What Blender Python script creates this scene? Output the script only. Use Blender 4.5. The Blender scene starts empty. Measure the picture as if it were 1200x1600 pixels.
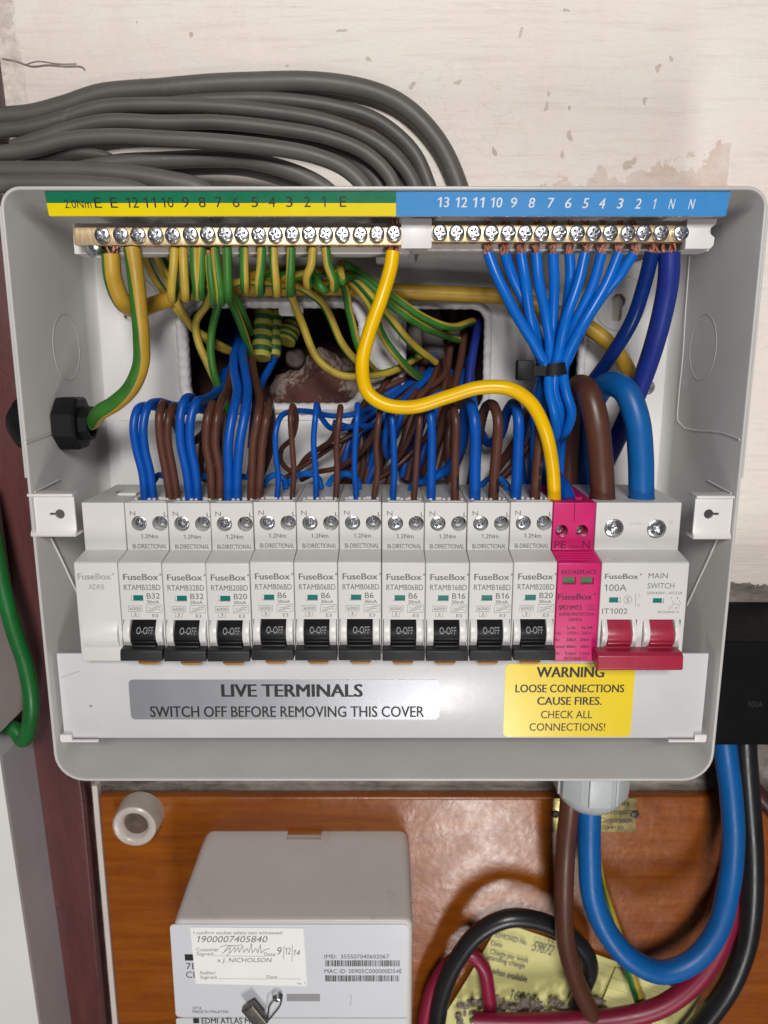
import bpy, bmesh, math, random
from mathutils import Vector, Matrix
random.seed(7)
S = 0.001                                     # everything below is written in millimetres
SC = bpy.context.scene
COL = SC.collection

# ------------------------------------------------------------------ camera, world, lamps, exposure
TH = math.radians(12.0); FPX = 1200.0; CAM = (0.0, -307.5, 63.2)
cd = bpy.data.cameras.new('camera'); cam = bpy.data.objects.new('camera', cd); COL.objects.link(cam)
cam.location = [c * S for c in CAM]; cam.rotation_euler = (math.radians(90) - TH, 0, 0)
cd.sensor_fit = 'VERTICAL'; cd.sensor_height = 36; cd.lens = 27.0
cd.clip_start = 0.01; cd.clip_end = 20
cd.dof.use_dof = True; cd.dof.focus_distance = 0.318; cd.dof.aperture_fstop = 13
SC.camera = cam
world = bpy.data.worlds.new('World'); SC.world = world; world.use_nodes = True
bg = world.node_tree.nodes['Background']; bg.inputs[0].default_value = (0.97, 0.98, 1.0, 1); bg.inputs[1].default_value = 0.045
SC.view_settings.view_transform = 'Standard'; SC.view_settings.look = 'None'
SC.view_settings.exposure = 0.0; SC.view_settings.gamma = 1.0; SC.view_settings.use_curve_mapping = False

def lamp(name, loc, target, sx, sy, power, col):
    ld = bpy.data.lights.new(name, 'AREA'); ld.shape = 'RECTANGLE'; ld.size = sx * S; ld.size_y = sy * S
    ld.energy = power; ld.color = col
    o = bpy.data.objects.new(name, ld); COL.objects.link(o); o.location = [c * S for c in loc]
    o.rotation_euler = (Vector(target) - Vector(loc)).to_track_quat('-Z', 'Y').to_euler()
lamp('ceiling_lamp', (15, -1000, 400), (0, 0, 0), 230, 230, 9.6, (1.0, 0.98, 0.96))
lamp('door_light', (150, -900, -690), (0, 40, -80), 140, 380, 4.8, (1.0, 0.965, 0.93))

# ------------------------------------------------------------------ pixel of the 1200x1600 photo -> point on a real plane
ct, st = math.cos(TH), math.sin(TH)
def ray(px, py):
    a = (px - 600) / FPX; b = (800 - py) / FPX
    return (a, ct + b * st, -st + b * ct)
def P(px, py, Y):
    d = ray(px, py); t = (Y - CAM[1]) / d[1]
    return tuple(CAM[i] + t * d[i] for i in range(3))
def Px(px, py, X):
    d = ray(px, py); t = (X - CAM[0]) / d[0]
    return tuple(CAM[i] + t * d[i] for i in range(3))

# ------------------------------------------------------------------ materials
class N:
    def __init__(s, name):
        s.m = bpy.data.materials.new(name); s.m.use_nodes = True
        s.t = s.m.node_tree; s.b = s.t.nodes['Principled BSDF']
        s.tc = s.t.nodes.new('ShaderNodeTexCoord')
    def n(s, typ, **kw):
        x = s.t.nodes.new(typ)
        for k, v in kw.items():
            if k in x.inputs: s.set(x.inputs[k], v)
            else: setattr(x, k, v)
        return x
    def set(s, sock, v):
        if hasattr(v, 'is_output') or isinstance(v, bpy.types.NodeSocket): s.t.links.new(v, sock)
        else: sock.default_value = v
    def noise(s, scale, detail=4, rough=0.55, vec=None, stretch=None, dist=0.0):
        v = vec if vec is not None else s.tc.outputs['Object']
        if stretch:
            mp = s.n('ShaderNodeMapping'); s.set(mp.inputs['Vector'], v); mp.inputs['Scale'].default_value = stretch; v = mp.outputs[0]
        x = s.n('ShaderNodeTexNoise'); s.set(x.inputs['Vector'], v)
        x.inputs['Scale'].default_value = scale; x.inputs['Detail'].default_value = detail
        x.inputs['Roughness'].default_value = rough; x.inputs['Distortion'].default_value = dist
        return x.outputs[0]
    def ramp(s, fac, a, b, ca=(0, 0, 0, 1), cb=(1, 1, 1, 1)):
        r = s.n('ShaderNodeValToRGB'); s.set(r.inputs[0], fac)
        r.color_ramp.elements[0].position = a; r.color_ramp.elements[1].position = b
        r.color_ramp.elements[0].color = ca; r.color_ramp.elements[1].color = cb
        return r.outputs[0]
    def math(s, op, a, b=0.0, c=None):
        x = s.n('ShaderNodeMath', operation=op); s.set(x.inputs[0], a); s.set(x.inputs[1], b)
        if c is not None: s.set(x.inputs[2], c)
        return x.outputs[0]
    def mix(s, fac, a, b, mode='MIX'):
        x = s.n('ShaderNodeMix', data_type='RGBA', blend_type=mode)
        s.set(x.inputs[0], fac); s.set(x.inputs[6], a); s.set(x.inputs[7], b)
        return x.outputs[2]
    def bump(s, h, strength, dist_mm):
        x = s.n('ShaderNodeBump'); s.set(x.inputs['Height'], h); x.inputs['Strength'].default_value = strength
        x.inputs['Distance'].default_value = dist_mm * S
        prev = s.b.inputs['Normal'].links
        if prev: s.t.links.new(prev[0].from_socket, x.inputs['Normal'])
        s.t.links.new(x.outputs[0], s.b.inputs['Normal'])

def c4(c): return (c[0], c[1], c[2], 1)
def mat(name, col, rough=0.4, metal=0.0, var=0.06, vscale=60, bump=0.0, bscale=900, coat=0.0, spec=0.5, rvar=0.12, dirt=None):
    k = N(name)
    f = k.noise(vscale, 5)
    dk = tuple(max(0, c * (1 - var * 1.6)) for c in col); lt = tuple(min(1, c * (1 + var)) for c in col)
    c = k.ramp(f, 0.3, 0.7, c4(dk), c4(lt))
    if dirt:
        g = k.ramp(k.noise(dirt[1], 8, 0.7), dirt[2], dirt[2] + 0.08)
        c = k.mix(g, c, c4(dirt[0]))
    k.set(k.b.inputs['Base Color'], c)
    r = k.math('MULTIPLY_ADD', k.noise(vscale * 3.1, 4), rvar * 2, rough - rvar)
    k.set(k.b.inputs['Roughness'], r)
    k.b.inputs['Metallic'].default_value = metal
    k.b.inputs['Specular IOR Level'].default_value = spec
    if coat: k.b.inputs['Coat Weight'].default_value = coat; k.b.inputs['Coat Roughness'].default_value = 0.12
    if bump: k.bump(k.noise(bscale, 3), bump, 0.3)
    return k.m

M = {}
M['case'] = mat('powder_coated_steel', (0.49, 0.475, 0.46), 0.36, 0, 0.035, 25, 0.12, 900, spec=0.5, rvar=0.09, dirt=((0.40, 0.38, 0.35), 260, 0.70))
M['backplate'] = mat('back_panel_paint', (0.67, 0.655, 0.645), 0.42, 0, 0.04, 18, 0.10, 1100, rvar=0.05)
M['bracket'] = mat('bracket_paint', (0.72, 0.69, 0.68), 0.35, 0, 0.03, 40, 0.05, 900, rvar=0.05)
M['brk'] = mat('breaker_plastic', (0.62, 0.605, 0.585), 0.42, 0, 0.02, 60, 0.06, 1800, rvar=0.05)
M['brk2'] = mat('breaker_cheek_plastic', (0.68, 0.665, 0.645), 0.36, 0, 0.02, 60, 0.03, 1800, rvar=0.04)
M['cover'] = mat('cover_paint', (0.60, 0.60, 0.605), 0.26, 0, 0.03, 30, 0.09, 420, rvar=0.10, dirt=((0.46, 0.45, 0.44), 300, 0.72))
M['holder'] = mat('bar_holder_plastic', (0.68, 0.66, 0.65), 0.4, 0, 0.03, 60, 0.04)
M['black'] = mat('black_plastic', (0.009, 0.009, 0.010), 0.48, 0, 0.2, 80, 0.0, 1500, spec=0.2)
M['darkgrey'] = mat('dark_grey_plastic', (0.020, 0.020, 0.021), 0.5, 0, 0.1, 80, 0.0, 1500, spec=0.35)
M['blackbox'] = mat('black_bakelite', (0.004, 0.004, 0.004), 0.6, 0, 0.2, 80, 0.03, spec=0.08)
M['magenta'] = mat('magenta_plastic', (0.56, 0.006, 0.13), 0.40, 0, 0.03, 60, 0.05, 1500, rvar=0.05)
M['redsw'] = mat('red_toggle_plastic', (0.36, 0.018, 0.05), 0.38, 0, 0.04, 60, 0.05, 1500)
M['teal'] = mat('teal_flag', (0.0, 0.15, 0.13), 0.35, 0, 0.05)
M['green_flag'] = mat('green_flag', (0.05, 0.17, 0.06), 0.4, 0, 0.1)
M['orange_clip'] = mat('amber_plastic', (0.36, 0.17, 0.035), 0.45, 0, 0.08)
M['ink'] = mat('grey_ink', (0.15, 0.15, 0.152), 0.6, 0, 0.15, 300, rvar=0.02)
M['ink2'] = mat('pale_grey_ink', (0.33, 0.33, 0.33), 0.6, 0, 0.15, 300, rvar=0.02)
M['inkfaint'] = mat('faint_ink', (0.44, 0.43, 0.42), 0.6, 0, 0.15, 300, rvar=0.02)
M['inkblack'] = mat('black_ink', (0.012, 0.012, 0.014), 0.5, 0, 0.15, 300, rvar=0.02)
M['inkpurple'] = mat('purple_ink', (0.085, 0.003, 0.035), 0.5, 0, 0.15, 300, rvar=0.02)
M['inkwhite'] = mat('white_ink', (0.72, 0.72, 0.72), 0.5, 0, 0.1, 300, rvar=0.02)
M['inkdim'] = mat('dim_ink', (0.012, 0.012, 0.012), 0.6, 0, 0.3, 300, rvar=0.02)
M['embossred'] = mat('embossed_red', (0.25, 0.012, 0.035), 0.45, 0, 0.1)
M['blue'] = mat('blue_insulation', (0.002, 0.072, 0.37), 0.36, 0, 0.10, 60, 0.05, 900, rvar=0.07, spec=0.3)
M['blue2'] = mat('bright_blue_insulation', (0.003, 0.125, 0.53), 0.30, 0, 0.08, 60, 0.04, 900, rvar=0.06, spec=0.3)
M['bluemid'] = mat('mid_blue_tail', (0.002, 0.095, 0.32), 0.42, 0, 0.08, 50, 0.05, 900, spec=.4)
M['navy'] = mat('navy_insulation', (0.003, 0.020, 0.13), 0.28, 0, 0.12, 60, 0.04, 900, spec=0.3)
M['royal'] = mat('royal_blue_insulation', (0.012, 0.027, 0.21), 0.45, 0, 0.10, 60, 0.05, 900, spec=0.3)
M['brown'] = mat('brown_insulation', (0.085, 0.033, 0.021), 0.38, 0, 0.14, 60, 0.06, 900, rvar=0.07, spec=0.3)
M['browntail'] = mat('brown_tail', (0.082, 0.028, 0.016), 0.42, 0, 0.12, 50, 0.05, 900)
M['yellow'] = mat('yellow_insulation', (0.80, 0.47, 0.0), 0.27, 0, 0.05, 60, 0.03, 900, rvar=0.05, spec=0.3)
M['ey'] = mat('earth_yellow', (0.44, 0.31, 0.04), 0.42, 0, 0.16, 70, 0.05, 900, spec=0.3)
M['eg'] = mat('earth_green', (0.035, 0.155, 0.02), 0.46, 0, 0.18, 70, 0.05, 900, spec=0.3)
M['egb'] = mat('bright_green', (0.008, 0.12, 0.022), 0.38, 0, 0.12, 70, 0.04, 900)
M['eyd'] = mat('mustard_yellow', (0.45, 0.27, 0.03), 0.42, 0, 0.14, 70, 0.05, 900, spec=0.3)
M['tape'] = mat('tape_yellow', (0.36, 0.33, 0.05), 0.45, 0, 0.2, 90, 0.1, 700)
M['tapeg'] = mat('tape_green', (0.02, 0.10, 0.035), 0.45, 0, 0.2, 90, 0.1, 700)
M['grey'] = mat('grey_sheath', (0.115, 0.107, 0.098), 0.50, 0, 0.10, 40, 0.10, 500, rvar=0.08, dirt=((0.22, 0.20, 0.18), 60, 0.62))
M['red'] = mat('red_sheath', (0.22, 0.008, 0.036), 0.40, 0, 0.10, 50, 0.06, 700)
M['blackc'] = mat('black_sheath', (0.012, 0.012, 0.014), 0.34, 0, 0.2, 50, 0.08, 700)
M['maroonc'] = mat('maroon_sheath', (0.05, 0.015, 0.02), 0.45, 0, 0.1, 50)
M['copper'] = mat('bare_copper', (0.72, 0.31, 0.20), 0.35, 0.6, 0.25, 900)
M['tin'] = mat('tinned_copper', (0.75, 0.73, 0.70), 0.3, 0.9, 0.25, 900)
M['zinc'] = mat('zinc_plated_steel', (0.72, 0.73, 0.76), 0.24, 1.0, 0.12, 700, 0.25, 900)
M['zincdark'] = mat('screw_recess', (0.05, 0.055, 0.06), 0.4, 0.6, 0.3, 700)
M['silver_lbl'] = mat('silver_label_foil', (0.42, 0.43, 0.46), 0.38, 0.65, 0.03, 30, 0.1, 2500, rvar=0.04)
M['yellow_lbl'] = mat('yellow_label_vinyl', (0.78, 0.58, 0.012), 0.26, 0, 0.02, 30, 0.03, 900, rvar=0.04)
M['lblg'] = mat('green_label', (0.004, 0.16, 0.075), 0.32, 0, 0.03)
M['lbly'] = mat('yellow_label', (0.78, 0.62, 0.0), 0.32, 0, 0.03)
M['lblb'] = mat('blue_label', (0.045, 0.25, 0.58), 0.32, 0, 0.03)
M['gland'] = mat('pale_gland_nylon', (0.44, 0.47, 0.475), 0.36, 0, 0.04, 60, 0.04)
M['porcelain'] = mat('glazed_porcelain', (0.52, 0.46, 0.41), 0.32, 0, 0.12, 90, 0.1, 400, dirt=((0.30, 0.20, 0.15), 110, 0.60))
M['dirthole'] = mat('dark_bore', (0.09, 0.06, 0.045), 0.7, 0, 0.3, 200)
M['meter'] = mat('meter_case_plastic', (0.54, 0.50, 0.475), 0.42, 0, 0.03, 30, 0.10, 700, dirt=((0.46, 0.42, 0.39), 40, 0.60))
M['meterlbl'] = mat('meter_label_plate', (0.60, 0.61, 0.65), 0.38, 0, 0.02, 30)
M['slot'] = mat('grey_slot', (0.27, 0.26, 0.265), 0.5, 0, 0.05)
M['paper'] = mat('white_paper_label', (0.82, 0.81, 0.80), 0.6, 0, 0.02, 40, 0.05, 600)
M['ypaper'] = mat('yellow_card', (0.66, 0.62, 0.25), 0.65, 0, 0.04, 30, 0.1, 300, dirt=((0.50, 0.45, 0.17), 45, 0.66))
M['lead'] = mat('lead_seal', (0.16, 0.145, 0.13), 0.42, 0.8, 0.2, 200, 0.3, 500)
M['steelw'] = mat('seal_wire', (0.20, 0.19, 0.18), 0.35, 0.9, 0.2, 400)
M['brickdark'] = mat('rough_brick', (0.11, 0.052, 0.04), 0.85, 0, 0.35, 50, 0.8, 150)
M['debris'] = mat('crumbled_mortar', (0.27, 0.225, 0.20), 0.9, 0, 0.3, 200, 0.8, 400)
M['trunk_w'] = mat('white_box_paint', (0.70, 0.685, 0.67), 0.45, 0, 0.03, 20, 0.05, 300)
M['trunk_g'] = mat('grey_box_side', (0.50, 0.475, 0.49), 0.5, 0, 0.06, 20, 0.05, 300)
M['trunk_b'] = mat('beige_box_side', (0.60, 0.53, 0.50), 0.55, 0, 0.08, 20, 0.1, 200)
M['grommet'] = mat('white_grommet_strip', (0.74, 0.73, 0.74), 0.35, 0, 0.08, 200, 0.5, 700)

def brass_mat():
    k = N('brushed_brass')
    f = k.noise(120, 5, 0.7, stretch=(9, 1, 1)); g = k.noise(500, 4, 0.7, stretch=(1, 1, 0.08))
    c = k.ramp(f, 0.35, 0.7, (0.62, 0.44, 0.24, 1), (0.86, 0.72, 0.48, 1))
    k.set(k.b.inputs['Base Color'], c); k.b.inputs['Metallic'].default_value = 0.75
    k.b.inputs['Roughness'].default_value = 0.42
    k.bump(g, 0.25, 0.2); return k.m
M['brass'] = brass_mat()
def plate_mat():
    k = N('tarnished_brass_plate')
    c = k.ramp(k.noise(90, 6, 0.7), 0.35, 0.7, (0.30, 0.23, 0.08, 1), (0.75, 0.62, 0.30, 1))
    k.set(k.b.inputs['Base Color'], c); k.b.inputs['Metallic'].default_value = 0.8
    k.set(k.b.inputs['Roughness'], k.math('MULTIPLY_ADD', k.noise(140, 4), 0.4, 0.15))
    k.bump(k.noise(60, 3), 0.4, 0.8); return k.m
M['brassplate'] = plate_mat()

CHIPS = [(P(x, y, 84)[0], P(x, y, 84)[2], a, b) for x, y, a, b in ((858, 163, 1.5, 3.4), (861, 143, 1.1, 1.2), (644, 135, 1.9, 2.4), (711, 122, 2.4, 1.2), (808, 50, 1.0, 2.4), (455, 103, 1.0, 1.4), (566, 90, 1.1, 1.0), (535, 52, .8, 1.0), (1053, 88, 1.2, 1.4), (1030, 106, 1.8, 1.5), (895, 212, 1.8, 1.8), (880, 236, 1.2, 1.6), (982, 251, 1.2, 2.0), (890, 18, 2.4, .8), (1014, 158, .9, 1.8))]
def wall_mat():
    k = N('flaking_painted_plaster')
    ob = k.tc.outputs['Object']
    sep = k.n('ShaderNodeSeparateXYZ'); k.set(sep.inputs[0], ob); X, Z = sep.outputs[0], k.math('SUBTRACT', sep.outputs[2], 0.520)   # the wall's origin is its foot
    big = k.noise(7, 5, 0.6); mid = k.noise(38, 7, 0.65); fine = k.noise(260, 5, 0.6)
    brush = k.noise(55, 5, 0.65, stretch=(0.35, 1, 5.0))
    base = k.ramp(big, 0.35, 0.68, (0.80, 0.69, 0.635, 1), (0.86, 0.785, 0.73, 1))
    base = k.mix(k.ramp(mid, 0.42, 0.66), base, (0.83, 0.78, 0.71, 1))
    base = k.mix(k.math('MULTIPLY', k.ramp(brush, 0.52, 0.75), 0.38), base, (0.58, 0.48, 0.42, 1))
    # chips of paint lost: sparse voronoi cells with ragged edges
    vec = k.n('ShaderNodeVectorMath', operation='ADD'); k.set(vec.inputs[0], ob)
    nz = k.n('ShaderNodeTexNoise'); k.set(nz.inputs['Vector'], ob); nz.inputs['Scale'].default_value = 120
    sc = k.n('ShaderNodeVectorMath', operation='SCALE'); k.set(sc.inputs[0], nz.outputs[1]); sc.inputs['Scale'].default_value = 0.014
    k.set(vec.inputs[1], sc.outputs[0])
    vo = k.n('ShaderNodeTexVoronoi'); k.set(vo.inputs['Vector'], vec.outputs[0]); vo.inputs['Scale'].default_value = 26
    sel = k.n('ShaderNodeSeparateColor'); k.set(sel.inputs[0], vo.outputs['Color'])
    chip = k.math('MULTIPLY', k.math('LESS_THAN', vo.outputs['Distance'], k.math('MULTIPLY', sel.outputs[1], 0.17)), k.math('GREATER_THAN', sel.outputs[0], 0.86))
    vo2 = k.n('ShaderNodeTexVoronoi'); k.set(vo2.inputs['Vector'], vec.outputs[0]); vo2.inputs['Scale'].default_value = 85
    sel2 = k.n('ShaderNodeSeparateColor'); k.set(sel2.inputs[0], vo2.outputs['Color'])
    chip2 = k.math('MULTIPLY', k.math('LESS_THAN', vo2.outputs['Distance'], 0.13), k.math('GREATER_THAN', sel2.outputs[0], 0.90))
    chips = k.math('MAXIMUM', chip, chip2)
    base = k.mix(k.math('MULTIPLY', chips, 0.75), base, (0.42, 0.33, 0.26, 1))
    sv = k.n('ShaderNodeSeparateXYZ'); k.set(sv.inputs[0], vec.outputs[0]); XV, ZV = k.math('SUBTRACT', sv.outputs[0], 0.007), k.math('SUBTRACT', sv.outputs[2], 0.527)
    spots = None
    for cx, cz, rx, rz in CHIPS:
        d = k.math('ADD', k.math('POWER', k.math('MULTIPLY', k.math('SUBTRACT', XV, cx * S), 1000 / rx), 2), k.math('POWER', k.math('MULTIPLY', k.math('SUBTRACT', ZV, cz * S), 1000 / rz), 2))
        d = k.math('LESS_THAN', d, 1.0); spots = d if spots is None else k.math('MAXIMUM', spots, d)
    base = k.mix(k.math('MULTIPLY', spots, 0.62), base, (0.46, 0.36, 0.26, 1))
    chips = k.math('MAXIMUM', chips, spots)
    # cracked paint islands (right of the cable bend)
    cr = k.n('ShaderNodeTexVoronoi', feature='DISTANCE_TO_EDGE'); k.set(cr.inputs['Vector'], vec.outputs[0]); cr.inputs['Scale'].default_value = 60
    crk = k.math('MULTIPLY', k.math('LESS_THAN', cr.outputs['Distance'], 0.016), k.math('LESS_THAN', k.math('ADD', k.math('POWER', k.math('MULTIPLY', k.math('SUBTRACT', X, 0.036), 28), 2), k.math('POWER', k.math('MULTIPLY', k.math('SUBTRACT', Z, 0.150), 22), 2)), k.math('MULTIPLY', mid, 1.7)))
    base = k.mix(k.math('MULTIPLY', crk, 0.12), base, (0.40, 0.32, 0.27, 1))
    # big bare patch above the box: box shape with a ragged edge
    w = k.math('MULTIPLY_ADD', k.noise(45, 6, 0.7), 0.05, -0.025)
    slope = k.math('MULTIPLY_ADD', X, 0.22, 0.121)                # its top edge climbs to the right
    top = k.math('LESS_THAN', k.math('ADD', Z, w), slope)
    lr = k.math('MULTIPLY', k.math('GREATER_THAN', k.math('ADD', X, w), 0.070), k.math('LESS_THAN', k.math('ADD', X, k.math('MULTIPLY', w, 0.10)), 0.164))
    up = k.math('GREATER_THAN', Z, 0.10)
    patch = k.math('MULTIPLY', k.math('MULTIPLY', top, lr), up)
    pc = k.ramp(k.noise(70, 7, 0.75), 0.36, 0.62, (0.60, 0.42, 0.33, 1), (0.70, 0.60, 0.53, 1))
    base = k.mix(k.math('MULTIPLY', patch, 0.75), base, pc)
    # bare grey cement below the paint line
    wz = k.math('MULTIPLY_ADD', k.noise(30, 6, 0.7), 0.03, -0.015)
    low = k.math('LESS_THAN', k.math('ADD', Z, wz), -0.059)
    cem = k.ramp(k.noise(45, 8, 0.75, stretch=(0.5, 1, 1.6)), 0.38, 0.66, (0.075, 0.062, 0.052, 1), (0.32, 0.28, 0.25, 1))
    base = k.mix(low, base, cem)
    # grubby left margin beside the post
    lf = k.math('MULTIPLY', k.math('LESS_THAN', k.math('ADD', X, k.math('MULTIPLY', w, 0.4)), -0.168), k.ramp(k.noise(90, 6, 0.7), 0.40, 0.6))
    base = k.mix(k.math('MULTIPLY', lf, 0.7), base, (0.42, 0.36, 0.31, 1))
    k.set(k.b.inputs['Base Color'], base)
    k.set(k.b.inputs['Roughness'], k.math('MULTIPLY_ADD', mid, 0.3, 0.40))
    h = k.math('ADD', k.math('MULTIPLY', mid, 0.9), k.math('ADD', k.math('MULTIPLY', brush, 0.7), k.math('MULTIPLY', fine, 0.12)))
    k.bump(h, 0.75, 1.8)
    k.bump(k.math('ADD', k.math('ADD', chips, patch), k.math('ADD', low, crk)), -0.6, 0.6)
    return k.m
M['wall'] = wall_mat()

def board_mat():
    k = N('varnished_wood_board')
    gr = k.noise(16, 8, 0.7, stretch=(0.8, 1, 9), dist=0.6); fine = k.noise(90, 6, 0.7, stretch=(0.5, 1, 14))
    c = k.ramp(gr, 0.30, 0.72, (0.17, 0.038, 0.003, 1), (0.32, 0.090, 0.004, 1))
    c = k.mix(k.math('MULTIPLY', k.ramp(fine, 0.5, 0.75), 0.12), c, (0.09, 0.022, 0.006, 1))
    c = k.mix(k.ramp(k.noise(9, 3), 0.50, 0.75), c, (0.20, 0.045, 0.010, 1))
    c = k.mix(k.math('MULTIPLY', k.ramp(k.noise(26, 8, 0.75), 0.60, 0.70), 0.5), c, (0.11, 0.030, 0.012, 1))
    k.set(k.b.inputs['Base Color'], c)
    k.set(k.b.inputs['Roughness'], k.math('MULTIPLY_ADD', k.noise(70, 7, 0.75), 0.62, 0.0))
    k.b.inputs['Coat Weight'].default_value = 0.2
    k.set(k.b.inputs['Coat Roughness'], k.math('MULTIPLY_ADD', k.noise(150, 5, 0.7), 0.5, 0.02))
    k.bump(k.noise(20, 4), 0.5, 2.6); k.bump(k.noise(330, 4, 0.6), 0.35, 0.35); return k.m
M['board'] = board_mat()
def post_mat():
    k = N('old_maroon_gloss_paint')
    c = k.ramp(k.noise(30, 6, 0.7, stretch=(2, 1, 0.4)), 0.35, 0.7, (0.055, 0.013, 0.014, 1), (0.11, 0.028, 0.026, 1))
    sc = k.ramp(k.noise(45, 8, 0.75, stretch=(1.2, 1, 0.7)), 0.63, 0.72)
    c = k.mix(k.math('MULTIPLY', sc, 0.55), c, (0.26, 0.15, 0.11, 1))
    k.set(k.b.inputs['Base Color'], c); k.b.inputs['Roughness'].default_value = 0.38
    k.bump(k.noise(60, 6, 0.7), 0.3, 1.0); return k.m
M['post'] = post_mat()
def rubble_mat():
    k = N('brick_and_plaster')
    f = k.noise(32, 7, 0.7, dist=0.8); g = k.noise(200, 5, 0.7)
    c = k.ramp(f, 0.49, 0.53, (0.095, 0.034, 0.027, 1), (0.27, 0.21, 0.175, 1))
    c = k.mix(k.ramp(g, 0.58, 0.66), c, (0.12, 0.085, 0.07, 1))
    k.set(k.b.inputs['Base Color'], c); k.b.inputs['Roughness'].default_value = 0.85
    k.bump(k.math('ADD', f, g), 0.7, 1.5); return k.m
M['rubble'] = rubble_mat()

# ------------------------------------------------------------------ geometry helpers
def catmull(pts, per=8):
    pts = [Vector(p) for p in pts]
    if len(pts) == 2: return pts
    ext = [pts[0] * 2 - pts[1]] + pts + [pts[-1] * 2 - pts[-2]]
    out = []
    for i in range(1, len(ext) - 2):
        p0, p1, p2, p3 = ext[i - 1:i + 3]
        t0 = 0; t1 = t0 + max((p1 - p0).length, 1e-4) ** .5; t2 = t1 + max((p2 - p1).length, 1e-4) ** .5; t3 = t2 + max((p3 - p2).length, 1e-4) ** .5
        for j in range(per):
            t = t1 + (t2 - t1) * j / per
            a1 = p0 * ((t1 - t) / (t1 - t0)) + p1 * ((t - t0) / (t1 - t0))
            a2 = p1 * ((t2 - t) / (t2 - t1)) + p2 * ((t - t1) / (t2 - t1))
            a3 = p2 * ((t3 - t) / (t3 - t2)) + p3 * ((t - t2) / (t3 - t2))
            b1 = a1 * ((t2 - t) / (t2 - t0)) + a2 * ((t - t0) / (t2 - t0))
            b2 = a2 * ((t3 - t) / (t3 - t1)) + a3 * ((t - t1) / (t3 - t1))
            out.append(b1 * ((t2 - t) / (t2 - t1)) + b2 * ((t - t1) / (t2 - t1)))
    out.append(pts[-1]); return out

_fonts = {}; _adv = {}
ONE = ([(.26, 0), (.36, 0), (.36, .69), (.29, .69), (.10, .56), (.10, .47), (.26, .57)], [(0, 1, 2, 3, 6), (3, 4, 5, 6)])
def _glyphs(s):
    """outline of a string in the built-in font"""
    if s not in _fonts:
        cu = bpy.data.curves.new('t', 'FONT'); cu.body = s; cu.resolution_u = 3
        o = bpy.data.objects.new('t', cu); COL.objects.link(o)
        dg = bpy.context.evaluated_depsgraph_get()
        me = bpy.data.meshes.new_from_object(o.evaluated_get(dg))
        _fonts[s] = ([(p.co.x, p.co.y) for p in me.vertices], [tuple(p.vertices) for p in me.polygons])
        bpy.data.objects.remove(o); bpy.data.curves.remove(cu); bpy.data.meshes.remove(me)
    return _fonts[s]
def _w(s):
    v = _glyphs(s)[0]; return max(p[0] for p in v) - min(p[0] for p in v)
def _advance(c):
    if c not in _adv: _adv[c] = _w('H' + c + 'H') - _w('HH')
    return _adv[c]
def font_mesh(s, bold=0.0, shear=0.0):
    V, F, x = [], [], 0.0
    copies = [0.0] if bold <= 0 else [0.0, bold * 1.2, -bold * 1.2]
    for c in s:
        if c == ' ': x += 0.26; continue
        v, f = ONE if c == '1' else _glyphs(c)
        for ci, dx in enumerate(copies):
            n = len(V); V += [(p[0] + x + dx + p[1] * shear, p[1], ci) for p in v]; F += [tuple(i + n for i in q) for q in f]
        x += 0.5 if c == '1' else _advance(c)
    return V, F

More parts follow.
